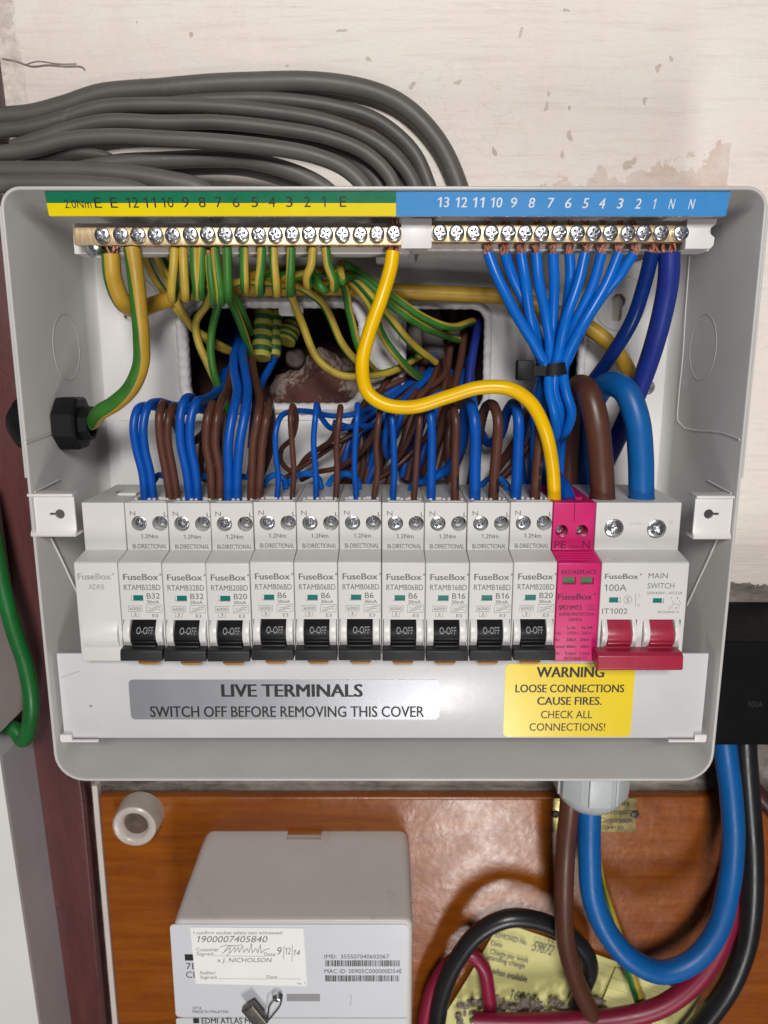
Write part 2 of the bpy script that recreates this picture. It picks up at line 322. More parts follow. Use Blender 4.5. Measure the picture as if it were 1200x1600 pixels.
class MB:
    def __init__(s): s.bm = bmesh.new(); s.bev = None
    def face(s, vs, mat=0):
        try: f = s.bm.faces.new(vs); f.material_index = mat; return f
        except ValueError: return None
    def prism(s, poly, axis, a, b, mat=0):
        def pt(u, v, w): return {'x': (w, u, v), 'y': (u, w, v), 'z': (u, v, w)}[axis]
        va = [s.bm.verts.new(pt(u, v, a)) for u, v in poly]; vb = [s.bm.verts.new(pt(u, v, b)) for u, v in poly]
        n = len(poly); s.face(va[::-1], mat); s.face(vb, mat)
        for i in range(n): s.face((va[i], va[(i + 1) % n], vb[(i + 1) % n], vb[i]), mat)
        return s
    def box(s, x0, x1, y0, y1, z0, z1, mat=0):
        return s.prism([(x0, z0), (x1, z0), (x1, z1), (x0, z1)], 'y', y0, y1, mat)
    def loops(s, loops, closed=True, mats=None, cap0=True, cap1=True):
        rows = [[s.bm.verts.new(p) for p in L] for L in loops]
        n = len(rows[0])
        for r in range(len(rows) - 1):
            for i in range(n if closed else n - 1):
                j = (i + 1) % n
                s.face((rows[r][i], rows[r][j], rows[r + 1][j], rows[r + 1][i]), mats[i % len(mats)] if mats else 0)
        if cap0: s.face(rows[0][::-1], mats[0] if mats else 0)
        if cap1: s.face(rows[-1], mats[0] if mats else 0)
        return s
    def tube(s, pts, r, n=12, per=8, mats=None, twist=0.0, phase=0.0, flat=1.0, rfun=None, smooth=True, closed=False, fdir=(0, -1, 0)):
        c = catmull(pts, per) if smooth else [Vector(p) for p in pts]
        ref = Vector(fdir); loops = []; nrm = None
        for i, p in enumerate(c):
            t = (c[min(i + 1, len(c) - 1)] - c[max(i - 1, 0)])
            if closed: t = c[(i + 1) % len(c)] - c[i - 1]
            t.normalize()
            if nrm is None:
                nrm = ref - t * ref.dot(t)
                if nrm.length < 0.05: nrm = Vector((1, 0, 0)) - t * t.x
            else: nrm = nrm - t * nrm.dot(t)
            nrm.normalize(); bn = t.cross(nrm)
            rr = r if rfun is None else rfun(i / max(1, len(c) - 1)) * r
            L = []
            for k in range(n):
                a = 2 * math.pi * k / n + phase + twist * i / max(1, len(c) - 1)
                L.append(p + nrm * (math.cos(a) * rr) + bn * (math.sin(a) * rr * flat))
            loops.append(L)
        if closed: loops.append(loops[0])
        return s.loops(loops, True, mats, not closed, not closed)
    def lathe(s, prof, c, axis=(0, -1, 0), n=32, a0=0.0, mat=0):
        ax = Vector(axis).normalized(); u = ax.orthogonal().normalized(); v = ax.cross(u); c = Vector(c)
        loops = []
        for r, h in prof:
            loops.append([c + ax * h + (u * math.cos(a0 + 2 * math.pi * k / n) + v * math.sin(a0 + 2 * math.pi * k / n)) * max(r, 1e-3) for k in range(n)])
        return s.loops(loops, True, [mat])
    def text(s, t, rect, Y, bold=0.0, shear=0.0, mat=0, rot=0.0, yf=None):
        """letters fitted to a pixel rectangle on the plane y=Y"""
        v, f = font_mesh(t, bold, shear)
        if not v: return s
        x0, x1 = min(p[0] for p in v), max(p[0] for p in v); y0, y1 = min(p[1] for p in v), max(p[1] for p in v)
        a, b = P(rect[0], rect[3], Y), P(rect[2], rect[1], Y)
        cx, cz = (a[0] + b[0]) / 2, (a[2] + b[2]) / 2; cr, sr = math.cos(rot), math.sin(rot); vs = []
        for p in v:
            u = ((p[0] - x0) / max(1e-6, x1 - x0) - .5) * (b[0] - a[0]); w = ((p[1] - y0) / max(1e-6, y1 - y0) - .5) * (b[2] - a[2])
            x, z = cx + u * cr - w * sr, cz + u * sr + w * cr
            vs.append(s.bm.verts.new((x, (Y if yf is None else yf(x, z)) - 0.003 * p[2], z)))
        for p in f: s.face([vs[i] for i in p], mat)
        return s
    def stroke(s, pxpts, w, Y, mat=0, closed=False):
        """thin inked line through pixel points on y=Y, w in mm"""
        pts = [P(x, y, Y) for x, y in pxpts]
        if closed: pts = pts + [pts[0]]
        for i in range(len(pts) - 1):
            a, b = Vector((pts[i][0], pts[i][2])), Vector((pts[i + 1][0], pts[i + 1][2])); d = b - a
            if d.length < 1e-6: continue
            d.normalize(); q = Vector((-d.y, d.x)) * w / 2; a = a - d * w / 2; b = b + d * w / 2; e = -0.002 * i
            s.face([s.bm.verts.new((p.x, Y + e, p.y)) for p in (a - q, b - q, b + q, a + q)], mat)
        return s
    def quad(s, rect, Y, mat=0):
        a, b = P(rect[0], rect[3], Y), P(rect[2], rect[1], Y)
        s.face([s.bm.verts.new(p) for p in ((a[0], Y, a[2]), (b[0], Y, a[2]), (b[0], Y, b[2]), (a[0], Y, b[2]))], mat); return s
    def bevel(s, off, seg=2, ang=30):
        bmesh.ops.recalc_face_normals(s.bm, faces=s.bm.faces[:])
        ed = [e for e in s.bm.edges if len(e.link_faces) == 2 and e.calc_face_angle(0) > math.radians(ang)]
        bmesh.ops.bevel(s.bm, geom=ed, offset=off, segments=seg, profile=0.6, affect='EDGES', clamp_overlap=True); return s
    def jitter(s, amt, seed=0):
        r = random.Random(seed)
        for v in s.bm.verts: v.co += Vector((r.uniform(-1, 1), r.uniform(-1, 1), r.uniform(-1, 1))) * amt
        return s
    def build(s, name, mats, parent=None, smooth=True, recalc=True, ang=38):
        if recalc: bmesh.ops.recalc_face_normals(s.bm, faces=s.bm.faces[:])
        if parent is None:
            xs = [v.co for v in s.bm.verts]
            lo = [min(v[i] for v in xs) for i in range(3)]; hi = [max(v[i] for v in xs) for i in range(3)]
            org = Vector(((lo[0] + hi[0]) / 2, (lo[1] + hi[1]) / 2, lo[2]))
        else: org = Vector(parent['_o'])
        for v in s.bm.verts: v.co = (v.co - org) * S
        me = bpy.data.meshes.new(name); s.bm.to_mesh(me); s.bm.free()
        for m in (mats if isinstance(mats, (list, tuple)) else [mats]): me.materials.append(M[m])
        if smooth:
            me.polygons.foreach_set('use_smooth', [True] * len(me.polygons)); me.set_sharp_from_angle(angle=math.radians(ang))
        o = bpy.data.objects.new(name, me); COL.objects.link(o); o['_o'] = list(org)
        if parent is None: o.location = org * S
        else: o.parent = parent
        return o

def thing(name, label, cat, base, group=None):
    o = bpy.data.objects.new(name, None); COL.objects.link(o); o.location = [b * S for b in base]; o['_o'] = list(base)
    o.empty_display_size = 0.01
    return tag(o, label, cat, group)
def tag(o, label, cat, group=None):
    o['label'] = label; o['category'] = cat
    if group: o['group'] = group
    return o
def structure(o): o['kind'] = 'structure'; return o

def cut(o, mb):
    """boolean difference, evaluated once into a plain mesh"""
    org = Vector(o['_o'])
    bmesh.ops.recalc_face_normals(mb.bm, faces=mb.bm.faces[:])
    for v in mb.bm.verts: v.co = (v.co - org) * S
    me = bpy.data.meshes.new('cutter'); mb.bm.to_mesh(me); mb.bm.free()
    c = bpy.data.objects.new('cutter', me); COL.objects.link(c)
    c.matrix_world = Matrix.Translation(org * S)
    bpy.context.view_layer.update()
    md = o.modifiers.new('b', 'BOOLEAN'); md.operation = 'DIFFERENCE'; md.object = c; md.solver = 'EXACT'
    dg = bpy.context.evaluated_depsgraph_get(); dg.update()
    new = bpy.data.meshes.new_from_object(o.evaluated_get(dg)); old = o.data
    o.modifiers.clear(); o.data = new; new.name = old.name
    new.polygons.foreach_set('use_smooth', [True] * len(new.polygons)); new.set_sharp_from_angle(angle=math.radians(38))
    bpy.data.objects.remove(c); bpy.data.meshes.remove(me)
    return o

def rrect(x0, x1, z0, z1, r, n=6):
    out = []
    for cx, cz, a in ((x1 - r, z1 - r, 0), (x0 + r, z1 - r, 90), (x0 + r, z0 + r, 180), (x1 - r, z0 + r, 270)):
        for k in range(n + 1):
            t = math.radians(a + 90 * k / n); out.append((cx + r * math.cos(t), cz + r * math.sin(t)))
    return out

def proj(x, y, z):
    dx, dy, dz = x - CAM[0], y - CAM[1], z - CAM[2]; w = dy * ct - dz * st; u = dy * st + dz * ct
    return (600 + FPX * dx / w, 800 - FPX * u / w, y)

def W(*p):   # (px, py, Y) triples -> world points
    return [P(*q) for q in p]

# ------------------------------------------------------------------ setting: wall, recess, post, board
HX0, HX1, HZ0, HZ1 = -108, 112, 24, 88         # hole broken through the plaster behind the box
mb = MB(); mb.box(-420, 420, 84, 160, -520, 520)
wall = structure(mb.build('wall', ['wall', 'brickdark']))
mb = MB(); mb.prism([(x + random.uniform(-.7, .7), z + random.uniform(-.7, .7)) for x, z in rrect(HX0, HX1, HZ0, HZ1, 12)], 'y', 70, 150); cut(wall, mb)
for p in wall.data.polygons:                  # broken brick inside the hole
    c = (p.center + wall.location) / S
    if 84.5 < c.y < 158 and HX0 - 8 < c.x < HX1 + 8 and HZ0 - 8 < c.z < HZ1 + 8: p.material_index = 1
mb = MB()
bmesh.ops.create_icosphere(mb.bm, subdivisions=5, radius=1)
r_ = random.Random(4)
from mathutils import noise as mnoise
for v in mb.bm.verts:
    k = 1 + 0.22 * mnoise.noise(v.co * 2.1) + 0.09 * mnoise.noise(v.co * 6) + 0.05 * mnoise.noise(v.co * 17)
    v.co = Vector((v.co.x * 31 * k - 30, v.co.y * 13 * k + 112, v.co.z * 26 * k + 34))
tag(mb.build('brick_rubble', 'rubble'), 'broken red brick with pale plaster showing through the opening behind the wires', 'rubble')
mb = MB(); mb.lathe([(5.5, 0), (5.5, 10), (4.6, 11.5), (2, 12)], P(462, 562, 116), (0.1, -1, 0.1), 20)
tag(mb.build('pipe_stub', 'dirthole'), 'small round grey stub in the dark opening beside the brick rubble', 'pipe')
mb = MB(); mb.tube(W((4, 92, 84), (25, 96, 83.9), (50, 104, 83.9), (75, 102, 83.9), (100, 104, 83.9), (128, 105, 83.9), (133, 110, 84)), 0.45, 6, 5)
mb.tube(W((40, 101, 84), (60, 96, 83.9), (90, 100, 83.9), (120, 100, 84)), 0.3, 6, 5)
structure(mb.build('wall_crack', 'debris'))

mb = MB(); mb.prism([(-300, -520), (-164.5, -520), (-164.5, -180), (-177, 180), (-188, 520), (-300, 520)], 'y', 70, 83.5); mb.bevel(1.5)
tag(mb.build('door_post', 'post'), 'dark maroon painted timber upright behind the left edge of the box', 'timber post')
mb = MB(); mb.box(-158.5, 420, 76, 83.5, -520, -179.8); mb.bevel(2.0, 3)
board = tag(mb.build('mounting_board', 'board'), 'orange varnished wooden board on which the grey meter is fixed', 'board')
mb = MB(); mb.box(-162, -159.2, 77.5, 83.6, -520, -174)
tag(mb.build('edge_batten', 'trunk_b'), 'thin pale strip along the left edge of the orange board', 'batten')

# white cabinet at lower left, in two pieces with a gap for the green cable
def cabinet(name, label, z0, z1, sidemat, tilt):
    t = thing(name, label, 'cabinet', (-230, 84, z0))
    pts = lambda z: -186.0 + tilt * (z + 220)
    x0, x1 = pts(z0), pts(z1)
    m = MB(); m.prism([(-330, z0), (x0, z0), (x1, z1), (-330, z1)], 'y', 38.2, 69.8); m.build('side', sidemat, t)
    m = MB(); m.prism([(-330, z0), (x0, z0), (x1, z1), (-330, z1)], 'y', 36, 38); m.build('front_panel', 'trunk_w', t)
    return t
cabinet('meter_cabinet', 'white cabinet with grey side at the bottom left of the maroon upright', -520, P(12, 1186, 36)[2], 'trunk_g', -0.03)
cabinet('meter_cabinet', 'beige sided cabinet end above the gap where the green cable enters', P(8, 1150, 36)[2], P(0, 960, 36)[2] + 90, 'trunk_b', -0.03)

# ------------------------------------------------------------------ consumer unit enclosure
box_t = thing('consumer_unit_box', 'open white steel consumer unit box holding the row of breakers', 'fuse box', (0, 79, -124))
mb = MB()
def ring(inset, y):
    pts = []
    x0, x1, z0, z1 = -145 + inset, 145 - inset, -124 + inset, 123 - inset
    for cx, cz, a, r in ((x1, z1, 0, 8), (x0, z1, 90, 8), (x0, z0, 180, 13), (x1, z0, 270, 13)):
        r = max(0.8, r - inset); sx = -1 if cx > 0 else 1; sz = -1 if cz > 0 else 1
        for k in range(8):
            t = math.radians(a + 90 * k / 7); pts.append((cx + sx * r + r * math.cos(t), y, cz + sz * r + r * math.sin(t)))
    return pts
mb.loops([ring(0.5, 81), ring(0, 80.5), ring(0, 0.5), ring(0.25, 0.1), ring(0.7, 0), ring(1.2, 0.15), ring(1.5, 0.6), ring(1.5, 72), ring(2.2, 75), ring(4.5, 77.6), ring(6.0, 78)], True, None, False, False)
shell = mb.build('shell', 'case', box_t)
mb = MB(); mb.prism([(p[0], p[2]) for p in ring(3.0, 0)], 'y', 78.1, 80.4)
back = mb.build('back_panel', 'backplate', box_t)
def prect(px0, py0, px1, py1, r, Y=79): 
    a, b = P(px0, py1, Y), P(px1, py0, Y); return rrect(a[0], b[0], a[2], b[2], r)
OA = prect(300, 480, 560, 632, 9); OB = prect(633, 482, 758, 640, 6); OC = prect(846, 500, 905, 640, 5)
mb = MB()
for o_ in (OA, OB, OC): mb.prism(o_, 'y', 74, 84)
cut(back, mb)
mb = MB(); mb2 = MB()
for px, py in ((966, 470), (205, 470)):       # keyhole fixing slots
    a = P(px, py, 79); mb.lathe([(3.4, 0), (3.4, 12)], (a[0], 84, a[2]), (0, -1, 0), 20)
    a2 = P(px - 3, py + 20, 79); mb2.prism(rrect(a2[0] - 2.4, a2[0] + 2.4, a2[2] - 3.5, a[2], 1.5), 'y', 74.5, 83.8)
cut(back, mb); cut(back, mb2)
# ribbed white edging round the cable openings
def edging(poly, r, ribs):
    pts = [Vector((x, 77.6, z)) for x, z in poly]; dense = []
    for i in range(len(pts)):
        a, b = pts[i], pts[(i + 1) % len(pts)]; n = max(1, int((b - a).length / 0.8))
        dense += [a.lerp(b, k / n) for k in range(n)]
    m = MB(); cnt = len(dense)
    m.tube(dense, r, 10, mats=[0], smooth=False, closed=True, rfun=lambda t: 1 + (0.09 if int(t * cnt / 3) % 2 else 0) , flat=0.75)
    m.build('grommet_strip', 'grommet', box_t)
edging(prect(292, 473, 568, 638, 11), 3.6, 1); edging(prect(628, 477, 763, 645, 8), 2.6, 1); edging(prect(842, 496, 911, 644, 6), 2.4, 1)
mb = MB(); mb.prism(prect(436, 470, 474, 494, 2, 77), 'y', 75.2, 78.4); mb.bevel(0.5)
mb.build('panel_tab', 'backplate', box_t)
a = P(130, 657, 74); b = P(1065, 657, 74)
mb = MB(); mb.box(-132, 132, 73.8, 78.0, -100, a[2]); mb.bevel(0.8, 2); mb.build('rail_support', 'backplate', box_t)
mb = MB(); mb.box(-136, 136, 53, 55, -52, -20); mb.box(-136, 136, 55.1, 73.7, -44, -40); mb.box(-136, 136, 55.1, 73.7, -32, -28); mb.build('mounting_rail', 'zinc', box_t)
for px, py, r in ((1012, 605, 3.4), (205, 480, 3.0)):  # back panel fixing screws
    mb = MB(); mb.lathe([(r, 0), (r, 0.8), (r * .6, 1.6), (0.1, 1.8)], P(px, py, 78), (0, -1, 0), 20); mb.build('screw', 'zinc', box_t)
# embossed circles and creases on the back panel and the side walls
def circle_pts(c, r, u, v, n=40): return [Vector(c) + Vector(u) * r * math.cos(2 * math.pi * k / n) + Vector(v) * r * math.sin(2 * math.pi * k / n) for k in range(n)]
for px, py, r in ((970, 475, 12.5), (213, 470, 10.5)):
    c = P(px, py, 78); mb = MB(); mb.tube(circle_pts(c, r, (1, 0, 0), (0, 0, 1)), 0.4, 6, smooth=False, closed=True); mb.build('knockout_ring', 'backplate', box_t)
for sgn, px in ((-1, 104), (1, 1098)):
    c = Px(px, 543, sgn * 143.5); mb = MB(); mb.tube(circle_pts(c, 14.5, (0, 1, 0), (0, 0, 1)), 0.22, 6, smooth=False, closed=True); mb.build('knockout_ring', 'case', box_t)
for X, pts, r in ((-143.5, ((40, 692), (60, 685), (97, 671), (128, 660)), .4), (-143.5, ((54, 769), (92, 750)), .45), (-143.5, ((79, 840), (95, 872), (108, 900), (122, 930)), .6),
                  (143.5, ((1156, 687), (1130, 677), (1060, 659), (1061, 620), (1067, 560), (1072, 480), (1078, 400)), .4), (143.5, ((1143, 771), (1106, 751)), .45), (143.5, ((1122, 840), (1105, 878), (1090, 910), (1074, 945)), .6)):
    mb = MB(); mb.tube([Px(x, y, X) for x, y in pts], r, 6, 4); mb.build('embossed_line', 'bracket', box_t)
for sg in (-1, 1):                            # folded flange along the upper part of both side wall rims
    mb = MB(); mb.box(sg * 145.15 - 0.45, sg * 145.15 + 0.45, -0.2, 3.0, 12, 116); mb.bevel(0.2); mb.build('rim_flange', 'case', box_t)
# front fixing brackets with keyholes
def bracket(px0, py0, px1, py1, hx, hy, sg, lab):
    a, b = P(px0, py1, 1), P(px1, py0, 1)
    x0, x1, z0, z1 = a[0], b[0], a[2], b[2]
    prof = [(3.5, z1), (1.0, z1), (1.0, z0), (5, z0), (5, z0 + 1.0), (2.1, z0 + 1.0), (2.1, z1 - 1.0), (3.5, z1 - 1.0)]
    prof = [(9, z1), (0.3, z1), (0.0, z1 - 0.4), (0.0, z1 - 1.1), (1.3, z1 - 1.6), (1.3, z0 + 3), (-0.3, z0 + 0.9), (0.3, z0), (9, z0), (9, z0 + 0.9), (2.0, z0 + 1.2), (2.4, z0 + 2.6), (2.4, z1 - 1.2), (9, z1 - 0.9)]
    m = MB(); m.prism(prof, 'x', x0, x1); m.bevel(0.22, 2, 40)
    o = m.build('fixing_bracket', 'bracket', box_t)
    h = P(hx, hy, 1.5); c = MB()
    c.lathe([(2.0, 0), (2.0, 12)], (h[0], 6, h[2]), (0, -1, 0), 20)
    cut(o, c); c = MB(); c.box(min(h[0], h[0] - sg * 4.2), max(h[0], h[0] - sg * 4.2), -3.1, 5.8, h[2] - 0.45, h[2] + 0.55); cut(o, c)
bracket(50, 771, 114, 838, 94, 803, 1, 'l'); bracket(1082, 774, 1147, 842, 1107, 803, -1, 'r')

# terminal label strip above the bars
mb = MB(); zt = 119.2
L0, L1 = P(70, 299, 2)[0], P(1141, 299, 2)[0]
zt = P(600, 299, 1.6)[2]; LB = P(600, 337.5, 4.1)[2]; xm = P(619, 318, 3)[0]
def lY(z): return 1.6 + (zt - z) / (zt - LB) * 2.5
def strip(x0, x1, za, zb, m):
    return MB().loops([[(x0, lY(zb), zb), (x1, lY(zb), zb), (x1, lY(zb) + 1.2, zb), (x0, lY(zb) + 1.2, zb)], [(x0, lY(za), za), (x1, lY(za), za), (x1, lY(za) + 1.2, za), (x0, lY(za) + 1.2, za)]])
zmid = P(600, 317, 2.8)[2]
base_strip = MB().loops([[(L0, lY(LB) + 1.25, LB), (L1, lY(LB) + 1.25, LB), (L1, lY(LB) + 2.4, LB), (L0, lY(LB) + 2.4, LB)], [(L0, lY(zt) + 1.25, zt), (L1, lY(zt) + 1.25, zt), (L1, lY(zt) + 2.4, zt), (L0, lY(zt) + 2.4, zt)]]).build('label_carrier', 'holder', box_t)
sg_ = strip(L0, xm - 0.05, zt, zmid + .05, 0).build('green_band', 'lblg', base_strip)
strip(L0, xm - 0.05, zmid - .05, LB, 0).build('yellow_band', 'lbly', base_strip)
strip(xm + 0.05, L1, zt, LB, 0).build('blue_band', 'lblb', base_strip)
mb = MB()
yf = lambda x, z: lY(z) - 0.06
mb.text('2.0Nm', (101, 312, 142, 325), 2.8, 0.0, 0, 0, 0, yf)
for s_, x in (('E', 153), ('E', 178), ('12', 207), ('11', 234), ('10', 262), ('9', 290), ('8', 316), ('7', 342), ('6', 369), ('5', 398), ('4', 425), ('3', 452), ('2', 480), ('1', 506), ('E', 536)):
    w = 9 if len(s_) > 1 else (5 if s_ != '1' else 2.6); dy = (x - 153) * -0.004
    mb.text(s_, (x - w, 309 + dy, x + w, 324.5 + dy), 2.8, 0.0, 0, 0, 0, yf)
mb.build('lettering', 'inkblack', base_strip, False)
mb = MB()
for s_, x in (('13', 693), ('12', 721), ('11', 748), ('10', 776), ('9', 803), ('8', 831), ('7', 861), ('6', 888), ('5', 915), ('4', 941), ('3', 969), ('2', 997), ('1', 1023), ('N', 1050), ('N', 1081)):
    w = 9 if len(s_) > 1 else (5.2 if s_ != '1' else 2.6); dy = (x - 693) * 0.007
    mb.text(s_, (x - w, 308.5 + dy, x + w, 323.5 + dy), 2.8, 0.006, 0.05 + (x - 693) * 0.0003, 0, 0, yf)
mb.build('lettering', 'inkwhite', base_strip, False)

# ------------------------------------------------------------------ screws
def screw_mesh(c, r, slotrot=0.0, deep=0.0):
    """pan head with a cross recess: body mesh and its dark recess blades"""
    m = MB()
    x, y, z = c
    n = 40; prof = [(r, 0.6), (r, -0.7), (r * .93, -1.15), (r * .70, -1.45)]
    loops = []
    for rr, h in prof:
        loops.append([(x + rr * math.cos(2 * math.pi * k / n), y + h, z + rr * math.sin(2 * math.pi * k / n)) for k in range(n)])
    # star-shaped lip then recess floor
    for sc, h in ((0.66, -1.42), (0.60, -0.55), (0.2, 0.2)):
        L = []
        for k in range(n):
            a = 2 * math.pi * k / n; q = abs(math.cos(2 * (a + slotrot))) ** 2.5
            rr = r * sc * (0.36 + 0.64 * q); L.append((x + rr * math.cos(a), y + h, z + rr * math.sin(a)))
        loops.append(L)
    m.loops(loops); return m

# ------------------------------------------------------------------ terminal bars
def bar_assembly(name, label, x0p, x1p, screws, py0, py1, brass_l, blocks, rail):
    t = thing(name, label, 'terminal bar', (P((x0p + x1p) / 2, 370, 30)[0], 40, P(600, 392, 16)[2]))
    a, b = P(x0p, py1, 14), P(x1p, py0, 14)
    m = MB(); m.prism(rrect(a[0], b[0], a[2], b[2], 0.5 if brass_l else 2.6, 5), 'y', 14, 22); m.bevel(0.35, 2, 50)
    br = m.build('brass_bar', 'brass', t)
    c = MB()
    for sx, sy in screws[::1]:                # wire holes through the underside
        p = P(sx, sy, 14); c.lathe([(1.9, 0), (1.9, 3)], (p[0], 18.3, a[2] - 1), (0, 0, 1), 12)
    cut(br, c)
    h = MB(); ra, rb = P(rail[0], 391, 24), P(rail[1], 344, 24)
    h.box(ra[0], rb[0], 22.3, 34, a[2] - 2.5, b[2] + 2.8); h.bevel(0.6)
    hold = h.build('bar_holder', 'holder', t)
    h = MB(); h.box(ra[0] + 4, ra[0] + 14, 34.1, 77.9, a[2] - 1.5, b[2] + 1.5); h.box(rb[0] - 14, rb[0] - 4, 34.1, 77.9, a[2] - 1.5, b[2] + 1.5); h.build('holder_foot', 'holder', hold)
    for bx0, by0, bx1, by1, notch in blocks:
        p, q = P(bx0, by1, 13), P(bx1, by0, 13)
        h = MB()
        if notch:
            pl = [(p[0], p[2]), (q[0] - 1.2, p[2]), (q[0], p[2] + 1.4)] + [(q[0] + 0.2 - 2.3 * math.sin(math.pi * k / 8) , p[2] + 4.3 + 5.0 * k / 8) for k in range(9)] + [(q[0] + .6, q[2]), (p[0], q[2])]
        else: pl = rrect(p[0], q[0], p[2], q[2], 0.5, 3)
        h.prism(pl, 'y', 12.6, 22.2); h.bevel(0.3, 2, 40); h.build('end_block', 'holder', t)
    for i, (sx, sy) in enumerate(screws):
        p = P(sx + random.uniform(-.6, .6), sy + random.uniform(-.6, .6), 12.3)
        screw_mesh((p[0], 12.6 + random.uniform(-.5, .4), p[2]), 3.05, random.uniform(0, 1.5)).build('screw', 'zinc', t, ang=30)
    return t
ES = [160, 188, 215, 243, 269, 298, 325, 352, 378, 404, 430, 457, 483, 509, 535, 562, 589, 616]
ES = [(x, 367 - (x - 160) * 0.004) for x in ES]
NS = [687, 714, 740, 768, 794, 821, 847, 874, 901, 928, 954, 981, 1006, 1033, 1064]
NS = [(x, 364) for x in NS]
eb = bar_assembly('earth_bar', 'brass earth bar with eighteen screws under the green and yellow strip', 116, 634, ES, 355, 383, True, [], (118, 640))
# little screws under the left end of the holder
mb = MB(); p = P(146, 390, 18); mb.lathe([(4.2, 0), (4.2, .6), (3, 1.8), (.2, 2.4)], (p[0], 20, p[2]), (0, -0.5, -1), 24); mb.build('fixing_screw', 'zinc', eb)
nb = bar_assembly('neutral_bar', 'brass neutral bar with fifteen screws under the blue numbered strip', 668, 1077, NS, 351, 378, False, [(1070, 342, 1118, 389, True)], (643, 1110))
mb = MB(); p, q = P(627, 388, 13), P(675, 341, 13); mb.prism(rrect(p[0], q[0], p[2], q[2], .5, 3), 'y', 13.2, 13.9); 
mb.bevel(0.15); tagb = mb.build('end_block', 'holder', nb)
mb = MB(); p, q = P(636, 388, 13), P(668, 341, 13); mb.box(p[0], q[0], 14.0, 22.2, p[2] + .1, q[2] - .1); mb.build('end_block', 'holder', nb)

# ------------------------------------------------------------------ breakers
X0 = -127.0; PITCH = 18.0
def profile(zb=-65.2, top=0.2):
    return [(-5, zb), (-5, -22.6), (-4.2, -22.0), (8, -20.2), (8, top), (52, top), (52, -86), (9.5, -86), (9.5, zb)]
def body_mb(i, w=1):
    m = MB(); x0 = X0 + PITCH * i + 0.12; x1 = X0 + PITCH * (i + w) - 0.12
    m.prism(profile(), 'x', x0, x1); m.bevel(0.55, 3, 20); return m
def arc_prof(z0, z1, y0, bulge, n=10):
    return [(y0 - bulge * math.sin(math.pi * k / n), z0 + (z1 - z0) * k / n) for k in range(n + 1)]
PW = {}
def pz(y, Y=-5): return P(600, y, Y)[2]
def pxm(x, y, Y=-5): return P(x, y, Y)[0]

def toggle_parts(t, x0, x1, m_tog, cheekL, cheekR, zt, zb):
    """side cheeks and barrel between pixel columns (already world mm)"""
    for c0, c1 in (cheekL, cheekR):
        m = MB(); pr = arc_prof(zb - 1.0, zt + 1.0, -4.4, 3.0); m.prism(pr + [(2, zt + 1.0), (2, zb - 1.0)], 'x', c0, c1); m.bevel(0.35, 2, 40); m.build('cheek', 'brk2', t)
    m = MB(); pr = arc_prof(zb - 2.5, zt, -2.6, 4.0, 12); m.prism(pr + [(3, zt), (3, zb - 2.5)], 'x', x0, x1)
    m.prism([(-7.4, zb + 2.0), (-7.05, zb + 2.6), (-6.0, zb + 2.6), (-6.0, zb + 1.8)], 'x', x0 + .05, x1 - .05)
    m.bevel(0.25, 2, 50)
    return m.build('toggle', m_tog, t)

